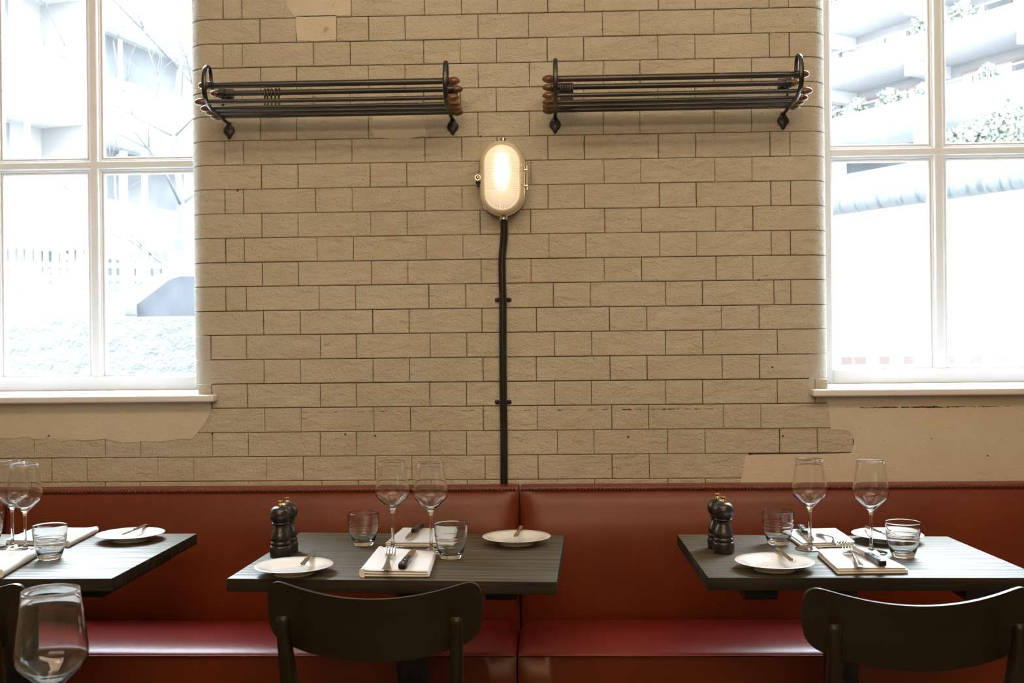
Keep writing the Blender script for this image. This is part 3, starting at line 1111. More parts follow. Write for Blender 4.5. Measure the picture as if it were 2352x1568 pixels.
def rack(xa, xb, label):
    t = thing('luggage_rack', label, 'rack', (0, 0, 0), group='wall racks above the bench')
    # bracket
    for x in (xa, xb):
        bm = bmesh.new()
        path = smooth_path([(x, y, z) for y, z in PROF], 4)
        n = len(path)
        sc_ = [(1.0 + 0.28 * math.sin(math.pi * min(1, i / n * 1.15)), 1.0) for i in range(n)]
        sweep(path, rect(0.0112, 0.0072, 0.0022), bm, up=Vector((1, 0, 0)), scale=sc_)
        br_ = obj('bracket', bm, MT['iron'], t, smooth=True, angle=50)
        # leaf plate on the wall
        lf = [(-0.006, 0.022), (-0.0095, 0.012), (-0.0165, 0.002), (-0.019, -0.007), (-0.0155, -0.016), (-0.0085, -0.023), (-0.005, -0.031), (0.0, -0.035),
              (0.005, -0.031), (0.0085, -0.023), (0.0155, -0.016), (0.019, -0.007), (0.0165, 0.002), (0.0095, 0.012), (0.006, 0.022)]
        bm = bmesh.new()
        F1 = [bm.verts.new((x + a, W - 0.001, 2.0155 + c)) for a, c in lf]
        F2 = [bm.verts.new((x + a, W - 0.005, 2.0155 + c)) for a, c in lf]
        F3 = [bm.verts.new((x + a * 0.72, W - 0.0085, 2.0145 + c * 0.78)) for a, c in lf]
        m_ = len(lf)
        for A, B in ((F1, F2), (F2, F3)):
            for k in range(m_):
                bm.faces.new((A[k], A[(k + 1) % m_], B[(k + 1) % m_], B[k]))
        bm.faces.new(F1)
        bm.faces.new(F3)
        lp = obj('leaf_plate', bm, MT['iron'], br_, smooth=True, angle=40)
        obj('screw', lathe([(0, 0.0025), (0.003, 0.002), (0.004, 0)], 10, None, Matrix.Rotation(math.radians(90), 4, 'X')), MT['iron'], br_, smooth=True, loc=(x - 0.003, W - 0.0085, 2.012))
        # collar for the front rail
        bm = cyl((x - 0.006, YR, ZR), (x + 0.006, YR, ZR), 0.0138, 18)
        obj('collar', bm, MT['iron'], br_, smooth=True, angle=40)
        # upper wall mount with eye for the rear rail and a curved stay down to the shelf
        bm = bmesh.new()
        add_box(bm, x - 0.017, x + 0.017, W - 0.007, W - 0.001, 2.113, 2.147, 0.004)
        add_box(bm, x - 0.009, x + 0.009, 3.352, W - 0.004, 2.117, 2.131, 0.003)
        cyl((x - 0.0095, YRB, ZRB), (x + 0.0095, YRB, ZRB), 0.0155, 18, bm)
        sweep(smooth_path([(x, YRB - 0.003, ZRB - 0.011), (x, YRB + 0.006, ZRB - 0.030), (x, YRB - 0.006, ZRB - 0.050), (x, YRB - 0.033, ZRB - 0.0655)], 5), rect(0.0085, 0.007, 0.002), bm, up=Vector((1, 0, 0)))
        obj('wall_mount', bm, MT['iron'], t, smooth=True, angle=40)
    ext = 0.007
    rods = [(YR, ZR, 0.0098, 0.0128), (YRB, ZRB, 0.0088, 0.0120)] + [(y, z, LOWR, 0.0118) for y, z in LOW]
    for (y, z, r, fr) in rods:
        rd = obj('rail', cyl((xa - ext, y, z), (xb + ext, y, z), r, 20), MT['iron_rod'], t, smooth=True, angle=40)
        finial(xa - ext, -1, y, z, rd, fr)
        finial(xb + ext, 1, y, z, rd, fr)
    return t


rack(-1.0406, -0.3007, 'black iron luggage rack with wooden finials, left of the wall lamp')
rack(0.0347, 0.7734, 'black iron luggage rack with wooden finials, right of the wall lamp')

hook_bm = bmesh.new()
hp = []
rr = 0.0112
for k in range(9):
    a = math.radians(-40 + 27.5 * k)
    hp.append((0, rr * math.cos(a), rr * math.sin(a)))
hp += [(0, -0.0108, -0.012), (0, -0.006, -0.030), (0, -0.008, -0.050), (0, -0.018, -0.0615), (0, -0.0285, -0.060), (0, -0.034, -0.050)]
sweep(smooth_path(hp, 3), circ(0.0030, 8), hook_bm, up=Vector((1, 0, 0)))
hook0 = obj('coat_hook', hook_bm, MT['iron'], None, smooth=True)
hook0.location = (PY(609, 200, YRB).x, YRB, ZRB)
hooks = [(609, 5), (616.5, -4), (624.5, 3), (634, -3), (641.5, 4)]
words = ['leftmost of the five', 'second from left of the five', 'middle of the five', 'second from right of the five', 'rightmost of the five']
for k, (u, rz) in enumerate(hooks):
    h = hook0 if k == 0 else hook0.copy()
    if k:
        COL.objects.link(h)
    h.location = (PY(u, 200, YRB).x, YRB, ZRB)
    h.rotation_euler = (0, 0, math.radians(rz))
    tag(h, 'black iron hook, %s on the left rack rail' % words[k], 'hook', 'hooks on the left rack')
bw = ['first from left', 'second from left', 'third from left', 'fourth from left', 'fourth from right', 'third from right', 'second from right', 'first from right']
for k in range(8):
    h = hook0.copy()
    COL.objects.link(h)
    h.location = (PY(1287, 190, YRB).x + k * 0.0054, YRB, ZRB)
    h.rotation_euler = (0, 0, 0)
    tag(h, 'black iron hook, %s in the tight bunch on the right rack rail' % bw[k], 'hook', 'hooks bunched on the right rack')


# ------------------------------------------------------------------ tables
def table(name_label, corners, cleats, col_px, unseen=False):
    FL, FR, BR, BL = [Vector((c[0], c[1], 0)) for c in corners]
    cen = (FL + FR + BR + BL) / 4
    rot = math.atan2((FR - FL).y, (FR - FL).x)
    t = thing('dining_table', name_label, 'table', (cen.x, cen.y, 0), rot, 'dark wooden dining tables')
    inv = Matrix.Rotation(-rot, 4, 'Z')
    loc = [inv @ (p - cen) for p in (FL, FR, BR, BL)]
    bm = prism([(p.x, p.y) for p in loc], 'z', TZ - 0.030, TZ)
    for f in bm.faces:
        f.material_index = 0 if abs(f.normal.z) > 0.5 or True else 1
    es = [e for e in bm.edges]
    bmesh.ops.bevel(bm, geom=es, offset=0.0016, segments=2, affect='EDGES', profile=0.5)
    bm.normal_update()
    for f in bm.faces:
        f.material_index = 0 if abs(f.normal.z) > 0.9 else 1
    obj('tabletop', bm, [MT['table'], MT['table_edge']], t, smooth=True, angle=60)
    for (xc, wd) in cleats:
        bm = bmesh.new()
        pr = [(-0.240, TZ - 0.0305), (-0.222, TZ - 0.060), (0.222, TZ - 0.060), (0.240, TZ - 0.0305)]
        prism(pr, 'x', xc - wd / 2, xc + wd / 2, bm)
        obj('cleat', bm, MT['steel_black'], t)
    obj('column', cyl((0, 0, 0.02), (0, 0, TZ - 0.03), 0.0425, 32), MT['steel_black'], t, smooth=True, angle=40)
    obj('base_plate', lathe([(0, 0.0), (0.20, 0.0), (0.205, 0.004), (0.20, 0.012), (0.06, 0.022), (0.05, 0.03), (0, 0.03)], 40), MT['steel_black'], t, smooth=True, angle=30)
    return t


QC = [(-0.744, 2.388), (0.016, 2.346), (0.044, 2.921), (-0.7145, 2.987)]
QL = [(-1.775, 2.392), (-1.014, 2.392), (-1.011, 2.973), (-1.772, 2.979)]
QR = [(0.360, 2.384), (1.108, 2.370), (1.083, 2.878), (0.357, 2.926)]
tC = table('dark oak dining table in the middle, under two wine glasses and the lamp', QC, [(0.25, 0.072), (-0.25, 0.072)], 943)
tL = table('dark oak dining table at the left edge, its top pale with window light', QL, [(0.285, 0.09), (-0.285, 0.09)], 50)
tR = table('dark oak dining table at the right, in front of the right window', QR, [(-0.237, 0.074), (0.26, 0.074)], 1936)
tF = table('dark table nearest the viewer, below the single close wine glass', [(-1.05, 0.90), (-0.29, 0.90), (-0.29, 1.48), (-1.05, 1.48)], [(0.2, 0.07)], 0)
tF['group'] = 'dark wooden dining tables'


# ------------------------------------------------------------------ chairs
def make_chair():
    t = thing('dining_chair', 'x', 'chair', (0, 0, 0), 0, 'dark chairs with curved plywood backs')
    # bent backrest: outline in (s, z), wrapped round a vertical axis
    hw = 0.2235
    top = [(-hw, 0.756), (-hw + 0.001, 0.778), (-hw + 0.006, 0.797), (-hw + 0.016, 0.8065), (-hw + 0.032, 0.8085), (-0.15, 0.7985), (-0.10, 0.7885), (-0.05, 0.7825), (0, 0.7805)]
    top = top + [(-s, z) for s, z in reversed(top[:-1])]
    bot = [(-hw, 0.756), (-hw + 0.002, 0.730), (-hw + 0.005, 0.712), (-hw + 0.013, 0.697), (-hw + 0.030, 0.684), (-0.15, 0.669), (-0.10, 0.658), (-0.05, 0.6525), (0, 0.651)]
    bot = bot + [(-s, z) for s, z in reversed(bot[:-1])]

    def interp(tab, s):
        for (a, za), (c, zc) in zip(tab, tab[1:]):
            if a <= s <= c:
                k = (s - a) / (c - a) if c > a else 0
                return za + (zc - za) * k
        return tab[-1][1]
    bm = bmesh.new()
    nz = 8
    # sample s densely, with extra columns near both ends
    fine = [0, 0.0007, 0.002, 0.0045, 0.008, 0.013, 0.019, 0.026, 0.034, 0.05, 0.07]
    ss = [-hw + d for d in fine] + [-hw + 0.07 + (2 * hw - 0.14) * k / 18 for k in range(1, 18)] + [hw - d for d in reversed(fine)]
    tt = smooth_tab(top)
    bb = smooth_tab(bot)
    th = 0.011

    def surf(s, z, off):
        Rr = 0.62
        y = -(math.sqrt(Rr * Rr - s * s) - Rr) + 0.0
        rec = (0.79 - z) * 0.10            # slight recline
        return (s, y + rec + off, z)
    F, B = [], []
    for s in ss:
        zt_, zb_ = interp(tt, s), interp(bb, s)
        if zt_ - zb_ < 0.002:
            zt_ = zb_ + 0.002
        F.append([bm.verts.new(surf(s, zb_ + (zt_ - zb_) * j / nz, 0)) for j in range(nz + 1)])
        B.append([bm.verts.new(surf(s, zb_ + (zt_ - zb_) * j / nz, th)) for j in range(nz + 1)])
    n = len(ss)
    for i in range(n - 1):
        for j in range(nz):
            bm.faces.new((F[i][j], F[i + 1][j], F[i + 1][j + 1], F[i][j + 1]))
            bm.faces.new((B[i][j], B[i + 1][j], B[i + 1][j + 1], B[i][j + 1]))
        bm.faces.new((F[i][0], F[i + 1][0], B[i + 1][0], B[i][0]))
        bm.faces.new((F[i][nz], F[i + 1][nz], B[i + 1][nz], B[i][nz]))
    for j in range(nz):
        bm.faces.new((F[0][j], F[0][j + 1], B[0][j + 1], B[0][j]))
        bm.faces.new((F[-1][j], F[-1][j + 1], B[-1][j + 1], B[-1][j]))
    br_ = obj('backrest', bm, MT['chair'], t, smooth=True, angle=50)
    md = br_.modifiers.new('bevel', 'BEVEL')
    md.width = 0.003
    md.segments = 3
    md.limit_method = 'ANGLE'
    md.angle_limit = math.radians(45)
    for sx in (-1, 1):
        xt = sx * 0.176
        path = [(xt, -0.010, 0.7450), (xt, -0.010, 0.7435), (xt, -0.010, 0.7395), (xt, -0.006, 0.71), (xt - sx * 0.006, 0.016, 0.60), (xt - sx * 0.012, 0.045, 0.46), (xt - sx * 0.010, 0.045, 0.38), (xt, 0.0, 0.18), (xt + sx * 0.008, -0.045, 0.0)]
        scl = [(0.62, 0.55), (0.88, 0.80), (0.95, 0.92), (0.92, 0.98), (1.25, 1.2), (1.4, 1.3), (1.35, 1.3), (1.1, 1.1), (0.85, 0.9)]
        bm = bmesh.new()
        P = smooth_path(path, 4)
        sc2 = []
        for i in range(len(P)):
            q = i / 4.0
            a = int(min(q, len(scl) - 2))
            f = q - a
            sc2.append((scl[a][0] + (scl[a + 1][0] - scl[a][0]) * f, scl[a][1] + (scl[a + 1][1] - scl[a][1]) * f))
        sweep(P, rect(0.0245, 0.028, 0.004), bm, up=Vector((1, 0, 0)), scale=sc2)
        obj('rear_leg', bm, MT['chair'], t, smooth=True, angle=50)
        bm = sweep([(sx * 0.185, 0.43, 0.445), (sx * 0.19, 0.435, 0.0)], rect(0.034, 0.034, 0.005), None, up=Vector((1, 0, 0)), scale=[1.0, 0.72])
        obj('front_leg', bm, MT['chair'], t)
    bm = bmesh.new()
    out = [(-0.20, 0.05), (-0.222, 0.20), (-0.226, 0.40), (-0.20, 0.455), (-0.1, 0.47), (0.1, 0.47), (0.20, 0.455), (0.226, 0.40), (0.222, 0.20), (0.20, 0.05), (0.1, 0.035), (-0.1, 0.035)]
    prism(out, 'z', 0.445, 0.463, bm)
    st = obj('seat', bm, MT['chair'], t)
    md = st.modifiers.new('bevel', 'BEVEL')
    md.width = 0.006
    md.segments = 3
    bm = bmesh.new()
    for q in ((-0.17, 0.17, 0.055, 0.075), (-0.17, 0.17, 0.405, 0.425), (-0.185, -0.165, 0.07, 0.41), (0.165, 0.185, 0.07, 0.41)):
        add_box(bm, q[0], q[1], q[2], q[3], 0.395, 0.445, 0.002, 1)
    obj('apron', bm, MT['chair'], t)
    return t


def smooth_tab(tab):
    P = smooth_path([Vector((a, c, 0)) for a, c in tab], 5)
    out = []
    for p in P:
        if not out or p.x > out[-1][0] + 1e-5:
            out.append((p.x, p.y))
    out[-1] = (tab[-1][0], out[-1][1])
    out[0] = tab[0]
    return out


ch = make_chair()
ch.location = (-0.362, 2.098, 0)
ch.rotation_euler = (0, 0, math.radians(-1.5))
tag(ch, 'dark wooden chair with curved back at the middle table')
dup(ch, (0.722, 2.035, 0), math.radians(0.5), 'dark wooden chair with curved back at the right table, top edge bright')
dup(ch, (-1.305, 2.09, 0), 0.0, 'dark wooden chair at the left edge, only its rounded back corner in view')

# ------------------------------------------------------------------ tableware
PI = math.pi


def wine_glass(label, loc, parts=True, s=1.0):
    t = thing('wine_glass', label, 'wine glass', loc, R.uniform(0, 6), 'wine glasses')
    H = 0.2315
    # one lathe: foot, stem and the bowl's outer wall, rim, inner wall
    outer = [(0, 0.0), (0.0365, 0.0), (0.0382, 0.0008), (0.0378, 0.0020), (0.030, 0.0034), (0.018, 0.0056), (0.009, 0.0085), (0.0052, 0.014), (0.0041, 0.024), (0.0037, 0.045), (0.0037, 0.075), (0.0042, 0.094), (0.0055, 0.102),
             (0.0085, 0.1075), (0.0145, 0.1135), (0.0245, 0.1225), (0.0345, 0.1315), (0.0405, 0.1380), (0.0432, 0.1445), (0.0437, 0.1525), (0.0430, 0.162), (0.0408, 0.181), (0.0375, 0.205), (0.0345, H - 0.005), (0.0343, H - 0.0022), (0.03435, H - 0.0012), (0.0341, H - 0.0005), (0.0337, H - 0.0001)]
    th = 0.0011
    inner = [(0.0333, H), (0.0329, H - 0.0002), (0.0326, H - 0.0007), (0.03255, H - 0.0014), (0.0329, H - 0.0026), (0.0334, H - 0.005), (0.0375 - th, 0.205), (0.0408 - th, 0.181), (0.0430 - th, 0.162), (0.0437 - th, 0.1525), (0.0432 - th, 0.1450), (0.0405 - th, 0.1390), (0.0345 - th, 0.1330), (0.0245 - th, 0.1245), (0.0145 - th, 0.1162), (0.007, 0.1122), (0, 0.1112)]
    foot = outer[:13]
    bowl = outer[12:] + inner
    obj('bowl', lathe(outer + inner, 56), MT['glass'], t, smooth=True, angle=80)
    return t


wine0 = wine_glass('x', (0, 0, 0))


def place(proto, loc, label, group=None, rz=None, used=[]):
    if proto.name not in used:
        used.append(proto.name)
        proto.location = loc
        if rz is not None:
            proto.rotation_euler = (0, 0, rz)
        proto['label'] = label
        if group:
            proto['group'] = group
        return proto
    return dup(proto, loc, rz if rz is not None else R.uniform(0, 6), label, group)


EPS = 0.0004


def on_table(u, v):
    p = PZ(u, v)
    return (p.x, p.y, TZ + EPS)


place(wine0, on_table(902.5, 1262), 'empty wine glass on the middle table, the left one of its pair')
place(wine0, on_table(990.5, 1268), 'empty wine glass on the middle table, beside the front tumbler')
place(wine0, on_table(1861, 1261), 'empty wine glass on the right table, the left one of its pair')
place(wine0, on_table(2001.5, 1269), 'empty wine glass on the right table, beside the front tumbler')
place(wine0, on_table(29, 1257), 'empty wine glass on the left table, cut by the picture edge')
place(wine0, on_table(58, 1268), 'empty wine glass on the left table, nearest its front tumbler')
pf = PY(117, 1395, 1.285)
place(wine0, (pf.x, 1.285, TZ + EPS - 0.0), 'large close-up wine glass in the bottom left corner, nearest the viewer')

# tumbler
to = [(0, 0.0), (0.0235, 0.0), (0.0262, 0.0012), (0.0272, 0.004), (0.0285, 0.0075), (0.0325, 0.0185), (0.0365, 0.0335), (0.0385, 0.0435), (0.0391, 0.0462), (0.0398, 0.0476), (0.0395, 0.0490), (0.0400, 0.0530), (0.0407, 0.0546), (0.0405, 0.0562), (0.0415, 0.068), (0.04235, 0.083), (0.0425, 0.0855)]
ti = [(0.0422, 0.0866), (0.0416, 0.0870), (0.0409, 0.0865), (0.0406, 0.0850), (0.04035, 0.082), (0.0396, 0.070), (0.0383, 0.055), (0.0366, 0.0425), (0.0342, 0.0310), (0.0305, 0.0200), (0.0250, 0.0125), (0.0150, 0.0098), (0, 0.0092)]
tum0 = obj('tumbler', lathe(to + ti, 56), MT['glass_tumbler'], None, smooth=True, angle=60)
tag(tum0, 'x', 'glass', 'water tumblers')


def place_t(u, v, label):
    place(tum0, on_table(u, v), label, 'water tumblers')


place_t(835.5, 1251, 'clear water tumbler at the back left of the middle table')
place_t(1036, 1281, 'clear water tumbler at the front right of the middle table')
place_t(1787.5, 1249, 'clear water tumbler behind the side plate on the right table')
place_t(2074.5, 1278, 'clear water tumbler at the front right of the right table')
place_t(115, 1283, 'clear water tumbler at the front right of the left table')
place_t(-28, 1249, 'clear water tumbler at the left picture edge, only its side in view')

# side plate
pp = [(0, 0.0), (0.046, 0.0), (0.0485, 0.0), (0.0495, 0.0035), (0.0530, 0.0060), (0.062, 0.0105), (0.078, 0.0155), (0.0905, 0.0186), (0.0918, 0.0198), (0.0908, 0.0206), (0.078, 0.0182), (0.064, 0.0135), (0.0555, 0.0088), (0.050, 0.0072), (0.03, 0.0062), (0, 0.006)]
plate0 = obj('side_plate', lathe(pp, 64), MT['china'], None, smooth=True, angle=60)
tag(plate0, 'x', 'plate', 'white side plates')


def plate_at(u, v, label):
    """u,v = centre of the rim ellipse."""
    p = PZ(u, v, TZ + 0.0195)
    return place(plate0, (p.x, p.y, TZ + EPS), label, 'white side plates', 0.0)


P1 = plate_at(675, 1297, 'white side plate at the front left of the middle table')
P2 = plate_at(1186.5, 1231, 'white side plate at the back right of the middle table')
P3 = plate_at(1779, 1287.5, 'cream-lit side plate at the front left of the right table')
P4 = plate_at(2038, 1225.5, 'white side plate at the back of the right table, behind glasses')
P5 = plate_at(300, 1224, 'white side plate at the back right corner of the left table')

# pepper mill
mp_ = [(0, 0.0), (0.0262, 0.0), (0.0272, 0.002), (0.0272, 0.0245), (0.0262, 0.0275), (0.0238, 0.0290), (0.0242, 0.0300), (0.0256, 0.0325), (0.0256, 0.0355), (0.0240, 0.0385), (0.0228, 0.0395), (0.0246, 0.0450), (0.0248, 0.0490), (0.0235, 0.0560), (0.0205, 0.0640), (0.0175, 0.0715), (0.0162, 0.0775),
       (0.0168, 0.0800), (0.0185, 0.0815), (0.0218, 0.0830), (0.0226, 0.0845), (0.0222, 0.0865), (0.0195, 0.0880), (0.0180, 0.0885)]
hd = [(0.0178, 0.0884), (0.0205, 0.0895), (0.0240, 0.0945), (0.0262, 0.1020), (0.0264, 0.1085), (0.0248, 0.1165), (0.0205, 0.1235), (0.0140, 0.1275), (0.0065, 0.1287), (0, 0.1288)]
kb = [(0.0062, 0.1280), (0.0064, 0.1300), (0.0058, 0.1330), (0.0040, 0.1352), (0.0042, 0.1372), (0.0068, 0.1385), (0.0076, 0.1402), (0.0070, 0.1420), (0.0030, 0.1428), (0, 0.1428)]
mill0 = thing('pepper_mill', 'x', 'pepper mill', (0, 0, 0), 0, 'black mills in pairs on the tables')
obj('body', lathe(mp_, 40), MT['mill'], mill0, smooth=True, angle=50)
obj('head', lathe(hd, 40), MT['mill'], mill0, smooth=True, angle=60)
obj('knob', lathe(kb, 24), MT['brass'], mill0, smooth=True, angle=60)


def mill_at(u, vtop, label):
    p = PZ(u, vtop, TZ + 0.1426)
    place(mill0, (p.x, p.y, TZ + EPS), label, 'black mills in pairs on the tables')


mill_at(643.5, 1149, 'black turned mill with brass knob, front one of the pair on the middle table')
mill_at(659.5, 1141.6, 'black turned mill half hidden behind the other on the middle table')
mill_at(1661, 1140, 'black turned mill with brass knob, front one of the pair on the right table')
mill_at(1648.0, 1132.6, 'black turned mill half hidden behind the other on the right table')


# ------------------------------------------------------------------ napkins
def napkin(label, corners, hgt=0.016, layers=3, fold='left', seed=1, bulge=0.002, roll=0.0):
    """corners FL, FR, BR, BL as table points; stacked soft slabs joined by a rounded fold on one side."""
    FL, FR, BR, BL = [Vector((c[0], c[1], 0)) for c in corners]
    cen = (FL + FR + BR + BL) / 4
    rnd = random.Random(seed)
    bm = bmesh.new()
    nx, ny = 18, 14
    lh = hgt / layers

    def q(s, t_):
        return (FL * (1 - s) + FR * s) * (1 - t_) + (BL * (1 - s) + BR * s) * t_ - cen
    for L_ in range(layers):
        j = 0.0035
        o = [rnd.uniform(-0.5, 1) * j for _ in range(4)]
        if fold == 'left':
            o[0] = abs(o[0]) * 0.1
        elif fold == 'right':
            o[2] = abs(o[2]) * 0.1
        wid = (FR - FL).length
        dep = (BL - FL).length
        # inner layers stop short of the open edges
        s0, s1 = o[0] / wid, 1 - o[2] / wid - L_ * 0.004
        t0, t1 = max(0, o[1]) / dep + L_ * 0.003, 1 - max(0, o[3]) / dep
        zb0, zt0 = L_ * lh, (L_ + 1) * lh
        T, B = [], []
        for a in range(nx + 1):
            s = s0 + (s1 - s0) * (0.5 - 0.5 * math.cos(PI * a / nx)) if True else a / nx
            rt, rb = [], []
            for c in range(ny + 1):
                t_ = t0 + (t1 - t0) * (0.5 - 0.5 * math.cos(PI * c / ny))
                p = q(s, t_)
                es = min(s - s0, s1 - s) * wid
                et = min(t_ - t0, t1 - t_) * dep
                e = min(es, et)
                rnd_r = lh * 0.55
                k = 1.0 if e >= rnd_r else math.sqrt(max(0.0, 1 - (1 - e / rnd_r) ** 2))
                zm = (zb0 + zt0) / 2
                wav = noise.noise(Vector((p.x * 22 + seed, p.y * 22, L_ * 0.4))) * 0.0016 * (L_ + 0.4) / layers
                if roll > 0:
                    sd = (s if fold == 'left' else 1 - s) * wid
                    wav += roll * math.exp(-(sd / 0.022) ** 2) * (L_ + 1) / layers
                if L_ == layers - 1:
                    wav += bulge * math.sin(PI * s) * 0.6
                kk = k * (0.985 if L_ else 1.0)
                rt.append(bm.verts.new((p.x, p.y, max(0.0, zm + (zt0 - zm) * kk + wav))))
                rb.append(bm.verts.new((p.x, p.y, max(0.0, zm - (zm - zb0) * kk + (wav if L_ else 0)))))
            T.append(rt)
            B.append(rb)
        for a in range(nx):
            for c in range(ny):
                bm.faces.new((T[a][c], T[a + 1][c], T[a + 1][c + 1], T[a][c + 1]))
                bm.faces.new((B[a][c], B[a + 1][c], B[a + 1][c + 1], B[a][c + 1]))
        for a in range(nx):
            bm.faces.new((T[a][0], T[a + 1][0], B[a + 1][0], B[a][0]))
            bm.faces.new((T[a][ny], T[a + 1][ny], B[a + 1][ny], B[a][ny]))
        for c in range(ny):
            bm.faces.new((T[0][c], T[0][c + 1], B[0][c + 1], B[0][c]))
            bm.faces.new((T[nx][c], T[nx][c + 1], B[nx][c + 1], B[nx][c]))
    # the fold: a half-round strip wrapping all layers on the folded side
    if fold in ('left', 'right'):
        r = hgt / 2
        path = [q(0.0 if fold == 'left' else 1.0, t_) for t_ in [k / 8 for k in range(9)]]
        rings = []
        outw = (FL - FR).normalized() if fold == 'left' else (FR - FL).normalized()
        for p in path:
            zr = roll * 0.5
            ring = []
            for k in range(9):
                a = -PI / 2 + PI * k / 8
                ring.append(bm.verts.new(Vector((p.x, p.y, 0)) + outw * (r * 0.8 * math.cos(a) - 0.002) + Vector((0, 0, max(0, (r + zr) + (r + zr) * math.sin(a))))))
            ring += [bm.verts.new(Vector((p.x, p.y, 0)) - outw * 0.008 + Vector((0, 0, 2 * (r + zr)))), bm.verts.new(Vector((p.x, p.y, 0)) - outw * 0.008)]
            rings.append(ring)
        for A, B in zip(rings, rings[1:]):
            m_ = len(A)
            for k in range(m_):
                bm.faces.new((A[k], A[(k + 1) % m_], B[(k + 1) % m_], B[k]))
        bm.faces.new(rings[0])
        bm.faces.new(rings[-1])
    o = obj('napkin', bm, MT['linen'], None, smooth=True, angle=75, loc=(cen.x, cen.y, TZ + EPS))
    return tag(o, label, 'napkin', 'folded white napkins')


def px4(*uv, h=0.012):
    return [(PZ(u, v).x, PZ(u, v).y) for u, v in uv[:2]] + [(PZ(u, v, TZ + h).x, PZ(u, v, TZ + h).y) for u, v in uv[2:]]


NH = 0.0165
napkin('folded white napkin under fork and knife at the front of the middle table', px4((829, 1326), (988, 1327), (1003, 1266), (871, 1257), h=NH), NH, 3, 'left', 1, roll=0.003)
napkin('folded white napkin at the back of the middle table, behind the stems', px4((883, 1257), (1040, 1257), (1056, 1216), (925, 1212), h=0.012), 0.013, 3, 'none', 2)
napkin('folded white napkin with fork and knife at the front of the right table', px4((1924, 1320), (2088, 1318), (1992, 1258), (1877, 1260), h=NH), NH, 3, 'none', 3)
napkin('folded white napkin at the back of the right table, between its wine glasses', px4((1842, 1259), (1966, 1257), (1922, 1214), (1798, 1216), h=0.014), 0.015, 3, 'none', 4, roll=0.002)
napkin('folded white napkin at the back of the left table, reaching the side plate', px4((10, 1250), (158, 1257), (224, 1213), (78, 1212), h=0.013), 0.014, 3, 'right', 5, roll=0.004)
napkin('folded white napkin at the front left corner of the picture, on the left table', px4((-150, 1328), (4, 1327), (86, 1264), (-60, 1264), h=0.016), 0.016, 3, 'right', 6, roll=0.004)


# ------------------------------------------------------------------ cutlery (built along +y, handle end at 0)
def strip(stations, th, bm=None):
    """stations: (y, x_left, x_right, z); flat bar with rounded edges."""
    bm = bm or bmesh.new()
    rings = []
    for y, xl, xr, z in stations:
        c = min((xr - xl) * 0.25, th * 0.5)
        rings.append([bm.verts.new(p) for p in ((xl, y, z + th / 2), (xl + c, y, z), (xr - c, y, z), (xr, y, z + th / 2), (xr - c, y, z + th), (xl + c, y, z + th))])
    for A, B in zip(rings, rings[1:]):
        for k in range(6):
            bm.faces.new((A[k], A[(k + 1) % 6], B[(k + 1) % 6], B[k]))
    bm.faces.new(rings[0])
    bm.faces.new(rings[-1])
    return bm


def fork_z(y):
    # rests on the handle end and the back of the bowl; neck arched, tine tips raised
    tab = [(0, 0.0), (0.03, 0.002), (0.08, 0.009), (0.115, 0.0135), (0.135, 0.011), (0.148, 0.004), (0.160, 0.001), (0.172, 0.003), (0.185, 0.0095), (0.200, 0.018)]
    for (a, za), (c, zc) in zip(tab, tab[1:]):
        if a <= y <= c:
            k = (y - a) / (c - a)
            k = k * k * (3 - 2 * k)
            return za + (zc - za) * k
    return tab[-1][1]


fork0 = thing('fork', 'x', 'fork', (0, 0, 0), 0, 'steel forks on napkins')
hs = []
for y, w_ in ((0, 0.006), (0.002, 0.0085), (0.008, 0.0105), (0.02, 0.0100), (0.04, 0.0075), (0.07, 0.0045), (0.10, 0.0030), (0.12, 0.0028), (0.13, 0.0035), (0.138, 0.0060), (0.144, 0.0095), (0.150, 0.0118), (0.156, 0.0124), (0.160, 0.0124)):
    hs.append((y, -w_, w_, fork_z(y)))
obj('handle', strip(hs, 0.0020), MT['steel'], fork0, smooth=True, angle=50)
for k in range(4):
    xc = (-1.5 + k) * 0.0069
    st = []
    for y in (0.158, 0.165, 0.172, 0.18, 0.188, 0.195, 0.200):
        wv_ = 0.0019 * (1 if y < 0.19 else 1 - (y - 0.19) * 55)
        st.append((y, xc - wv_, xc + wv_, fork_z(y)))
    obj('tine', strip(st, 0.0018), MT['steel'], fork0, smooth=True, angle=50)

steak0 = thing('steak_knife', 'x', 'knife', (0, 0, 0), 0, 'black-handled steak knives')
hb_ = bmesh.new()
outl = [(0.0, -0.0085), (0.0, 0.0065), (0.010, 0.0095), (0.03, 0.0085), (0.06, 0.0080), (0.085, 0.0090), (0.098, 0.0095), (0.100, -0.0060), (0.085, -0.0085), (0.06, -0.0075), (0.035, -0.0080), (0.015, -0.0105), (0.004, -0.0115)]
prism([(x, y) for y, x in outl], 'z', 0.0, 0.0125, hb_)
bmesh.ops.bevel(hb_, geom=list(hb_.edges), offset=0.0025, segments=2, affect='EDGES', profile=0.5)
hnd = obj('handle', hb_, MT['knife_black'], steak0, smooth=True, angle=50)
for y in (0.020, 0.050, 0.080):
    obj('rivet', lathe([(0, 0.0008), (0.0022, 0.0006), (0.003, 0)], 12), MT['steel'], hnd, smooth=True, loc=(0, y, 0.0124))
bl = bmesh.new()
outl = [(0.098, -0.0065), (0.098, 0.0095), (0.13, 0.0100), (0.165, 0.0098), (0.190, 0.0085), (0.205, 0.0065), (0.214, 0.0030), (0.205, -0.0030), (0.185, -0.0070), (0.16, -0.0090), (0.13, -0.0092), (0.112, -0.0090)]
prism([(x, y) for y, x in outl], 'z', 0.0045, 0.0062, bl)
obj('blade', bl, MT['steel'], steak0)

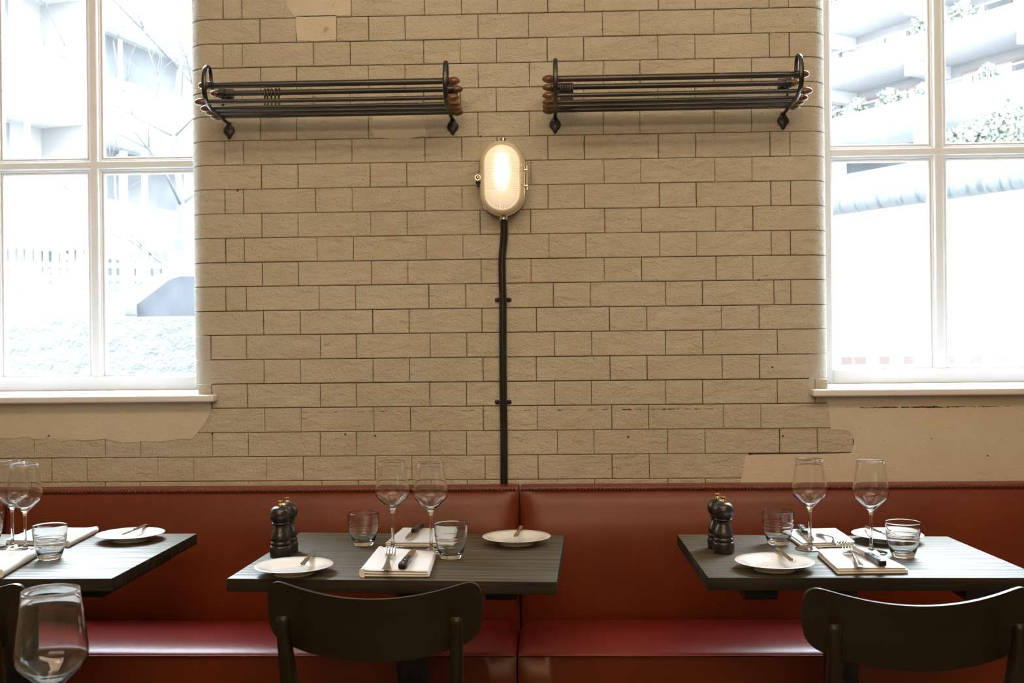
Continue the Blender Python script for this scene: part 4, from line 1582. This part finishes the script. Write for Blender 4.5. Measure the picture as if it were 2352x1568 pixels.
butter0 = thing('butter_knife', 'x', 'knife', (0, 0, 0), 0, 'small steel butter knives')
hn = []
for y, w_ in ((0, 0.0045), (0.002, 0.0062), (0.006, 0.0070), (0.02, 0.0066), (0.05, 0.0060), (0.072, 0.0056), (0.078, 0.0068), (0.083, 0.0060)):
    hn.append((y, w_))
hbm = sweep([(0, y, 0.0042) for y, w_ in hn], [(a, c * 0.62) for a, c in circ(1.0, 12)], None, up=Vector((1, 0, 0)), scale=[(w_, w_) for y, w_ in hn])
obj('handle', hbm, MT['steel'], butter0, smooth=True, angle=50)
bl = bmesh.new()
outl = [(0.080, -0.0045), (0.080, 0.0050), (0.10, 0.0072), (0.13, 0.0085), (0.150, 0.0080), (0.162, 0.0055), (0.166, 0.0015), (0.158, -0.0035), (0.135, -0.0050), (0.11, -0.0050)]
prism([(x, y) for y, x in outl], 'z', 0.0032, 0.0050, bl)
obj('blade', bl, MT['steel'], butter0)


def lay(proto, uh, vh, ut, vt, z, label, length, tilt=0.0, s=1.0, group=None):
    """handle end at pixel (uh,vh), tip towards pixel (ut,vt), both on the plane at height z."""
    a, c = PZ(uh, vh, z), PZ(ut, vt, z)
    d = (c - a)
    rz = math.atan2(-d.x, d.y)
    o = place(proto, (a.x, a.y, z), label, group, rz)
    o.rotation_euler = (tilt, 0, rz)
    return o


ZN = TZ + EPS + NH + 0.0028
lay(fork0, 887, 1311, 899, 1268, ZN, 'steel fork tines up on the front napkin of the middle table', 0.2)
lay(fork0, 1976, 1303, 1943, 1264, ZN, 'steel fork on the front napkin of the right table, tines towards the stems', 0.2)
fb = lay(fork0, 1880, 1226.5, 1917, 1249, TZ + 0.0185, 'steel fork on the back napkin of the right table, tines towards the viewer', 0.2)
lay(steak0, 925, 1307, 950, 1266, ZN, 'black-handled steak knife on the front napkin of the middle table', 0.21)
lay(steak0, 965, 1210.5, 933, 1245, TZ + 0.0165, 'black-handled steak knife on the back napkin of the middle table', 0.21)
lay(steak0, 2030, 1300, 1965, 1266, ZN, 'black-handled steak knife on the front napkin of the right table', 0.21)
lay(steak0, 1836, 1213.5, 1865, 1244, TZ + 0.0185, 'black-handled steak knife on the back napkin of the right table', 0.21)


def knife_on_plate(P, uh, vh, ut, vt, label, tilt=0.0, lift=0.0215):
    z = TZ + lift
    return lay(butter0, uh, vh, ut, vt, z, label, 0.166, tilt, group='small steel butter knives')


knife_on_plate(P1, 691, 1304, 717, 1275, 'steel butter knife lying on the front side plate of the middle table')
knife_on_plate(P2, 1197, 1212, 1185, 1238, 'steel butter knife on the back side plate of the middle table, handle up')
knife_on_plate(P3, 1823, 1294, 1789, 1268, 'steel butter knife on the front side plate of the right table')
knife_on_plate(P4, 1989, 1213, 2034, 1230, 'steel butter knife on the back side plate of the right table')
knife_on_plate(P5, 336, 1208, 277, 1234, 'steel butter knife on the side plate of the left table')

#OUTSIDE
# ------------------------------------------------------------------ the street outside (strongly overexposed in the photograph)
MO = {}  # foliage, frames and window glass lightened, putting lens glare into their colours
MO['concrete'] = mat('picked_concrete', (0.040, 0.041, 0.041), 0.95, var=0.20, var_scale=3.0, bump=1.0, bump_scale=9, bump_dist=0.06, coords='Object')
MO['slab'] = mat('pale_concrete_slab', (0.360, 0.360, 0.365), 0.9, var=0.12, var_scale=0.5)
MO['soffit'] = mat('grey_soffit', (0.169, 0.169, 0.175), 0.9, var=0.1, var_scale=0.5)
MO['facade'] = mat('balcony_back_wall', (0.182, 0.176, 0.176), 0.9, var=0.15, var_scale=0.4)
MO['brown_frame'] = mat('brown_window_frame', (0.146, 0.102, 0.088), 0.6, var=0.2, var_scale=2)
MO['dark_glass'] = mat('building_window_glass', (0.092, 0.094, 0.098), 0.5, var=0.4, var_scale=0.6, spec=0.1)
MO['railing'] = mat('grey_blue_railing', (0.056, 0.058, 0.074), 0.5, metal=0.3, var=0.1, var_scale=3)
MO['leaf'] = mat('balcony_foliage', (0.109, 0.122, 0.094), 0.8, var=0.5, var_scale=6, bump=0.5, bump_scale=20, bump_dist=0.05)
MO['bark'] = mat('grey_bark', (0.025, 0.025, 0.026), 0.9, var=0.3, var_scale=10, bump=0.5, bump_scale=30, bump_dist=0.01)
MO['white_metal'] = mat('white_painted_tube', (0.210, 0.216, 0.222), 0.5, var=0.1, var_scale=4)
MO['pale_fence'] = mat('weathered_fence_pale', (0.026, 0.031, 0.035), 0.85, var=0.6, var_scale=3.5, color2=(0.055, 0.055, 0.055))
MO['van_white'] = mat('white_van_paint', (0.75, 0.76, 0.78), 0.25, coat=0.6, var=0.04, var_scale=1)
MO['van_glass'] = mat('van_window_glass', (0.024, 0.026, 0.030), 0.6, spec=0.1, var=0.3, var_scale=2)
MO['windscreen'] = mat('van_windscreen', (0.009, 0.0095, 0.0105), 0.7, spec=0.05, var=0.3, var_scale=2)
MO['van_black'] = mat('black_trim_plastic', (0.016, 0.017, 0.020), 0.5, var=0.2, var_scale=8)
MO['street'] = mat('pale_paving', (0.22, 0.22, 0.21), 0.9, var=0.2, var_scale=0.8, bump=0.2, bump_scale=8)
MO['hoarding'] = mat('white_painted_hoarding', (0.80, 0.80, 0.80), 0.6, var=0.03, var_scale=0.5)
MO['tape_red'] = mat('muted_red_tape', (0.059, 0.035, 0.035), 0.5, var=0.25, var_scale=14)  # red muted towards grey
MO['undercroft'] = mat('shaded_undercroft', (0.070, 0.076, 0.080), 0.8, var=0.3, var_scale=0.4)  # shade under the balconies put into a darker wall colour

m_, nt_, b_ = newmat('streaked_concrete_parapet')
b_.inputs['Roughness'].default_value = 0.9
c_ = N(nt_, 'TexCoord')
n_ = N(nt_, 'TexNoise', Scale=2.2, Detail=8.0, Roughness=0.7)
nt_.links.new(c_.outputs['Object'], n_.inputs['Vector'])
mp_s = N(nt_, 'Mapping')
mp_s.inputs['Scale'].default_value = (5.0, 0.5, 0.8)
mp_s.inputs['Rotation'].default_value = (0, 0.25, 0)
nt_.links.new(c_.outputs['Object'], mp_s.inputs[0])
ns_ = N(nt_, 'TexNoise', Scale=1.0, Detail=3.0, Roughness=0.6)
nt_.links.new(mp_s.outputs[0], ns_.inputs['Vector'])
sx_ = N(nt_, 'SeparateXYZ')
nt_.links.new(c_.outputs['Object'], sx_.inputs[0])
mr_ = N(nt_, 'MapRange')            # damp run-off stains collect along the lower lip
mr_.inputs['From Min'].default_value = 0.7
mr_.inputs['From Max'].default_value = 0.0
nt_.links.new(sx_.outputs['Z'], mr_.inputs['Value'])
th_ = N(nt_, 'MapRange')
th_.inputs['From Min'].default_value = 0.52
th_.inputs['From Max'].default_value = 0.58
nt_.links.new(ns_.outputs[0], th_.inputs['Value'])
mm_ = N(nt_, 'Math', operation='MULTIPLY')
nt_.links.new(mr_.outputs[0], mm_.inputs[0])
nt_.links.new(th_.outputs[0], mm_.inputs[1])
cr_ = N(nt_, 'ValToRGB')
cr_.color_ramp.elements[0].position = 0.3
cr_.color_ramp.elements[1].position = 0.7
cr_.color_ramp.elements[0].color = (0.032, 0.034, 0.036, 1)
cr_.color_ramp.elements[1].color = (0.040, 0.042, 0.042, 1)
nt_.links.new(n_.outputs[0], cr_.inputs[0])
mx_ = N(nt_, 'MixRGB')
mx_.inputs[2].default_value = (0.008, 0.013, 0.018, 1)
nt_.links.new(mm_.outputs[0], mx_.inputs[0])
nt_.links.new(cr_.outputs[0], mx_.inputs[1])
nt_.links.new(mx_.outputs[0], b_.inputs['Base Color'])
MO['streaked'] = m_

b = box(-60, 60, 4.05, 120, 0.15, 0.35)
tag(obj('street', b, MO['street']), 'pale street paving outside the windows', 'pavement', kind='structure')

# --- left window: low picked-concrete wall
b = box(-9.0, -1.2, 8.0, 8.35, 0.35, 1.545, 0.02)
tag(obj('low_concrete_wall', b, MO['concrete']), 'rough grey-white concrete wall in the lower half of the left window', 'wall')

# --- white van behind it (built pointing along -x, then turned)
van = thing('van', 'white van parked behind the concrete wall, seen through the left window', 'van', (-5.88, 14.0, 0.35), math.radians(24))
prof_v = [(-1.05, 0.30), (-1.08, 1.0), (-0.98, 1.28), (-0.10, 1.50), (0.50, 1.90), (0.70, 1.97), (1.1, 2.0), (4.2, 2.0), (4.3, 1.94), (4.3, 0.30)]
bm = prism(prof_v, 'y', -0.9, 0.9)
bmesh.ops.bevel(bm, geom=[e for e in bm.edges], offset=0.05, segments=3, affect='EDGES', profile=0.5)
obj('body', bm, MO['van_white'], van, smooth=True, angle=40)


def slant(x0, z0, x1, z1, y0, y1, off):
    d = Vector((x1 - x0, 0, z1 - z0)).normalized()
    n = Vector((-d.z, 0, d.x))
    bm = bmesh.new()
    P = []
    for s in (off, off + 0.02):
        for (x, z, yy) in ((x0, z0, y0), (x0, z0, y1), (x1, z1, y1 * 0.9), (x1, z1, y0 * 0.9)):
            P.append(bm.verts.new(Vector((x, yy, z)) + n * s))
    bm.faces.new(P[:4])
    bm.faces.new(P[4:])
    for k in range(4):
        bm.faces.new((P[k], P[(k + 1) % 4], P[4 + (k + 1) % 4], P[4 + k]))
    return bm


obj('windscreen', slant(-0.03, 1.55, 0.46, 1.875, -0.80, 0.80, -0.005), MO['windscreen'], van)
sw_ = [(0.18, 1.46), (0.66, 1.85), (0.80, 1.90), (1.55, 1.90), (1.55, 1.38), (0.18, 1.36)]
obj('side_window', prism(sw_, 'y', -0.93, -0.895), MO['van_glass'], van)
obj('side_window', prism([(1.7, 1.38), (1.7, 1.90), (2.9, 1.90), (2.9, 1.38)], 'y', -0.93, -0.895), MO['van_glass'], van)
obj('door_mirror', box(0.10, 0.26, -1.16, -0.95, 1.36, 1.58, 0.03, 3), MO['van_black'], van, smooth=True, angle=40)
obj('wiper', cyl((0.06, -0.5, 1.62), (0.0, 0.3, 1.58), 0.012, 8), MO['van_black'], van)
obj('headlamp', box(-1.0, -0.86, -0.85, -0.45, 0.85, 1.08, 0.04, 3), MO['dark_glass'], van, smooth=True, angle=40)
for xw in (-0.05, 3.3):
    for yw in (-0.84, 0.68):
        wh = obj('wheel', cyl((xw, yw, 0.33), (xw, yw + 0.2, 0.33), 0.33, 28), MO['van_black'], van, smooth=True, angle=40)
        obj('hubcap', cyl((xw, yw - 0.01, 0.33), (xw, yw + 0.01, 0.33), 0.19, 20), MO['white_metal'], wh, smooth=True, angle=40)
obj('roof_board', box(0.75, 3.9, -0.8, 0.8, 2.0, 2.24, 0.03), MO['van_white'], van)

# --- palisade behind, with white scaffold tubes in front of it
fen = thing('paling_fence', 'weathered vertical paling fence behind the scaffold tubes, left window', 'fence', (0, 16.5, 0.35))
for k in range(58):
    x = -11.6 + k * 0.138
    hgt = 2.85 + 0.05 * R.uniform(-1, 1)
    wd = R.uniform(0.035, 0.055)
    obj('pale', box(x - wd, x + wd, -0.012, 0.012, 0.05, hgt), MO['pale_fence'], fen)
for z in (0.5, 1.9, 2.7):
    obj('fence_rail', box(-11.7, -3.6, 0.014, 0.06, z, z + 0.09), MO['slab'], fen)

scf = thing('scaffold', 'white scaffold tubes with diagonal braces seen through the left window', 'scaffold', (0, 0, 0))
ys = 15.2


def tube_px(u0, v0, u1, v1, name, r=0.035):
    a, c = PY(u0, v0, ys), PY(u1, v1, ys)
    obj(name, cyl(tuple(a), tuple(c), r, 8), MO['white_metal'], scf, smooth=True)


for u in (-40, 2, 66, 128, 184, 288, 334):
    p = PY(u, 600, ys)
    obj('upright', cyl((p.x, ys, 0.35), (p.x, ys, 6.3 if u < 100 else 4.2), 0.042, 10), MO['white_metal'], scf, smooth=True)
for (v0, v1) in ((606, 612), (636, 641), (672, 678), (708, 711)):
    tube_px(-60, v0, 440, v1, 'ledger', 0.036)
tube_px(-60, 480, 440, 548, 'ledger', 0.04)
for q in ((66, 505, 170, 606), (0, 690, 120, 620), (115, 722, 172, 668), (325, 530, 365, 575), (10, 560, 60, 510)):
    tube_px(*q, 'brace', 0.03)

# --- terrace building on the left, receding to the right
ang = math.radians(16.4)
tb = thing('terrace_building', 'overexposed concrete terrace building high in the left window', 'building', tuple(PY(78, 500, 26.0).xy) + (0,), -ang)
# local frame: y runs away from the viewer along the facade, x towards the street
for k, z in enumerate((3.9, 7.15, 10.4)):
    obj('floor_slab', box(-3.0, 0.9, -14, 42, z, z + 0.55), MO['slab'], tb)
    obj('balcony_front', box(0.9, 1.1, -14, 42, z + 0.05, z + 1.35), MO['hoarding'], tb)
    for j in range(7):
        y = -12 + j * 7.2
        rc = obj('recessed_window', box(-0.65, -0.55, y, y + 4.6, z - 2.45, z - 0.1), MO['dark_glass'], tb)
        obj('window_frame', box(-0.55, -0.5, y + 1.5, y + 1.65, z - 2.45, z - 0.1), MO['slab'], rc)
        obj('fin_wall', box(-2.6, 0.7, y - 1.4, y - 0.6, z - 2.7, z), MO['facade'], tb)
obj('back_wall', box(-3.2, -0.66, -14, 42, 0, 14.5), MO['facade'], tb)

# --- bare tree in front of it
def bare_tree(name, base, height, seed, label, r0=0.11):
    rnd = random.Random(seed)
    t = thing(name, label, 'tree', base)
    tw = bmesh.new()
    main = []
    p = Vector((0, 0, 0))
    pts_ = [p.copy()]
    for k in range(7):
        p = p + Vector((rnd.uniform(-0.10, 0.10), rnd.uniform(-0.1, 0.1), height / 7))
        pts_.append(p.copy())
    tr = sweep(smooth_path(pts_, 3), circ(r0, 10), None, up=Vector((1, 0, 0)), scale=[1.0 - 0.75 * i / 21 for i in range(22)])
    obj('trunk', tr, MO['bark'], t, smooth=True)
    count = [0]

    def grow(bm, p, d, L, r, depth):
        q = [p]
        for k in range(3):
            d = (d + Vector((rnd.uniform(-0.22, 0.22), rnd.uniform(-0.22, 0.22), rnd.uniform(-0.06, 0.16)))).normalized()
            q.append(q[-1] + d * (L / 3))
        sweep(q, circ(r, 5), bm, up=Vector((0.3, 1, 0.1)).normalized(), scale=[1, 0.85, 0.7, 0.5])
        count[0] += 1
        if depth > 0:
            for k in range(3 if depth > 1 else 4):
                i = rnd.choice((1, 2, 3))
                nd = (d + Vector((rnd.uniform(-0.9, 0.9), rnd.uniform(-0.9, 0.9), rnd.uniform(-0.35, 0.6)))).normalized()
                grow(bm, q[i], nd, L * rnd.uniform(0.55, 0.75), r * 0.55, depth - 1)
    for k in range(9):
        i = 2 + int(k * 5 / 9)
        a = k * 2.4 + rnd.uniform(-0.3, 0.3)
        d = Vector((math.cos(a), math.sin(a), rnd.uniform(0.35, 0.9))).normalized()
        bm = bmesh.new()
        grow(bm, pts_[min(i, 6)], d, height * rnd.uniform(0.26, 0.36), r0 * 0.30, 3)
        obj('branch', bm, MO['bark'], t, smooth=True)
    return t


pt = PY(377, 620, 13.6)
bare_tree('bare_tree', (pt.x - 0.75, 15.8, 0.35), 7.4, 5, 'leafless tree behind the van in the left window', 0.085)

# --- right window: balcony block receding to the left, with planted parapets
az = math.radians(31.3)
base = PY(1916, 786, 57.0)
blk = thing('balcony_building', 'pale apartment block with slanting rows of planted balconies in the right window', 'building', (base.x, base.y, 0), -math.atan2(math.cos(az), math.sin(az)))
# local x: along the facade towards the near right; local -y: outward to the street
zf = [11.9, 14.9, 17.9, 20.9, 23.9]
for k, z in enumerate(zf):
    obj('parapet', box(-22, 40, -1.5, -1.3, z, z + 1.05), MO['hoarding'], blk)
    obj('balcony_soffit', box(-22, 40, -1.3, 3.0, z - 0.02, z + 0.25), MO['slab'], blk)
    rl = obj('balcony_rail', box(-22, 40, -1.44, -1.38, z + 1.38, z + 1.45), MO['railing'], blk)
    for j in range(22):
        x = -20 + j * 2.7
        if -18 < x < 30:
            obj('rail_post', box(x - 0.04, x + 0.04, -1.45, -1.37, z + 1.0, z + 1.45), MO['railing'], rl)
for k, z in enumerate(zf[:-1]):
    for j in range(9):
        x = -18 + j * 6.0
        obj('cross_beam', box(x - 0.25, x + 0.25, -1.1, 3.0, z + 2.35, z + 3.0), MO['slab'], blk)
        wn_ = obj('window_frame', box(x + 0.9, x + 5.2, 1.55, 1.62, z + 0.25, z + 2.55), MO['brown_frame'], blk)
        for i in range(3):
            xx = x + 1.0 + i * 1.42
            obj('window_glass', box(xx, xx + 1.28, 1.5, 1.55, z + 0.9, z + 2.42), MO['dark_glass'] if (i + j + k) % 3 == 0 else MO['facade'], wn_)
obj('back_wall', box(-22, 40, 1.65, 3.2, 11.9, 27), MO['facade'], blk)
obj('undercroft_wall', box(-22, 40, 3.0, 3.2, 0, 11.9), MO['undercroft'], blk)
for j in range(9):
    obj('undercroft_column', box(-18 + j * 6.0, -17.2 + j * 6.0, -0.8, 0.2, 0, 11.9), MO['slab'], blk)


def bush_bm(r, seed, n=240, lsz=0.10):
    rnd = random.Random(seed)
    bm = bmesh.new()
    for k in range(n):
        a, e = rnd.uniform(0, 2 * PI), math.acos(rnd.uniform(-0.6, 1))
        rad = r * rnd.uniform(0.55, 1.0)
        c = Vector((rad * math.cos(a) * math.sin(e) * 1.3, rad * math.sin(a) * math.sin(e), rad * math.cos(e)))
        ax = Vector((rnd.uniform(-1, 1), rnd.uniform(-1, 1), rnd.uniform(-1, 1))).normalized()
        u_ = ax.orthogonal().normalized() * lsz * rnd.uniform(0.6, 1.3)
        w_ = ax.cross(u_.normalized()) * lsz * 0.6
        bm.faces.new([bm.verts.new(c + q) for q in (u_, w_, -u_, -w_)])
    return bm


bush_me = []
for s_ in range(3):
    o = obj('balcony_plant', bush_bm(0.55, 40 + s_, 200, 0.13), MO['leaf'], None)
    bush_me.append(o.data)
    bpy.data.objects.remove(o)
rb_ = random.Random(3)
inv_blk = (Matrix.Translation(blk.location) @ Matrix.Rotation(blk.rotation_euler.z, 4, 'Z'))
spots = []
for (k, xs_) in ((0, (1.2, 3.0, 5.0, 7.0, 10.5, 13.5, 17.5)), (1, (7.0, 9.2, 14.5, 20)), (2, (4, 15))):
    for x in xs_:
        spots.append((k, x))
pl_words = ['first', 'second', 'third', 'fourth', 'fifth', 'sixth', 'seventh']
cnt = {}
for (k, x) in spots:
    p = inv_blk @ Vector((x, -1.35, zf[k] + 1.25))
    o = bpy.data.objects.new('balcony_plant', bush_me[(k + int(x)) % 3])
    link(o)
    o.location = p
    sc__ = rb_.uniform(0.7, 1.25)
    o.scale = (sc__, sc__, sc__ * 1.1)
    o.rotation_euler = (0, 0, rb_.uniform(0, 6))
    cnt[k] = cnt.get(k, 0) + 1
    row = {0: 'lowest', 1: 'middle', 2: 'highest'}[k]
    tag(o, 'pale green balcony shrub, %s from the left on the %s balcony row' % (pl_words[cnt[k] - 1], row), 'plant', 'balcony plants')
# larger leafy mass low in the right-hand panes
for i, (u, v, y, s_) in enumerate(((2205, 335, 38, 1.3), (2252, 325, 38, 1.7), (2302, 318, 38, 2.0), (2354, 305, 38, 2.3))):
    p = PY(u, v, y)
    o = obj('shrub', bush_bm(0.55 * s_, 70 + i, 520, 0.12), MO['leaf'], None, loc=tuple(p))
    tag(o, 'big pale green shrub above the concrete walkway, %s from the left' % pl_words[i], 'shrub', 'shrubs over the walkway')

# raised walkway with the rounded, streaked parapet; dark underside of the block beyond it
def dirpt(u, v, z):
    return PZ(u, v, z)


zb_ = 5.45
a = PZ(1916, 492, zb_)
c = PZ(2352, 430, zb_)
dw = Vector((c.x - a.x, c.y - a.y, 0)).normalized()
rotw = math.atan2(dw.y, dw.x)
ww = thing('raised_walkway', 'raised concrete walkway with rounded, dark-streaked parapet in the right window', 'walkway', (a.x, a.y, zb_), rotw)
pr_ = [(0.32, 0.0), (0.10, 0.02), (-0.02, 0.10), (-0.10, 0.30), (-0.12, 0.60), (-0.08, 0.95), (0.02, 1.18), (0.14, 1.25), (0.26, 1.22), (0.32, 1.10)]
bm = prism(pr_, 'x', -12, 26)
obj('parapet', bm, MO['streaked'], ww, smooth=True, angle=40)
obj('deck', box(-12, 26, 0.3, 3.0, 0.05, 0.25), MO['soffit'], ww)
for x in (-8, 0, 8, 16):
    obj('pier', box(x, x + 0.8, 0.9, 1.7, -5.1, 0.05), MO['slab'], ww)
hb = thing('site_hoarding', 'plain white site hoarding below the streaked walkway parapet', 'hoarding', (a.x, a.y, 0.35), rotw)
for k in range(14):
    obj('board', box(-12 + k * 2.44, -12 + (k + 1) * 2.44 - 0.01, 0.34 + 0.004 * (k % 2), 0.38 + 0.004 * (k % 2), 0, zb_ - 0.33), MO['hoarding'], hb)
# red and white barrier tape low down outside the right window
bt = thing('barrier_board', 'white barrier plank with muted red blocks low in the right window', 'barrier', (0, 0, 0))
yb_ = 6.0
p0, p1 = PY(1900, 829, yb_), PY(2420, 828, yb_)
obj('plank', box(p0.x, p1.x, yb_, yb_ + 0.025, p0.z - 0.045, p0.z + 0.03), MO['hoarding'], bt)
for u0, u1 in ((1932, 1958), (1961, 1989), (2020, 2044), (2075, 2100), (2176, 2192), (2228, 2257), (2293, 2326)):
    a_, c_2 = PY(u0, 828, yb_), PY(u1, 828, yb_)
    obj('red_block', box(a_.x, c_2.x, yb_ - 0.002, yb_, p0.z - 0.022, p0.z + 0.024), MO['tape_red'], bt)
for x in (p0.x + 0.1, p1.x - 0.1):
    obj('barrier_leg', box(x - 0.02, x + 0.02, yb_ + 0.03, yb_ + 0.07, 0.35, p0.z + 0.02), MO['white_metal'], bt)
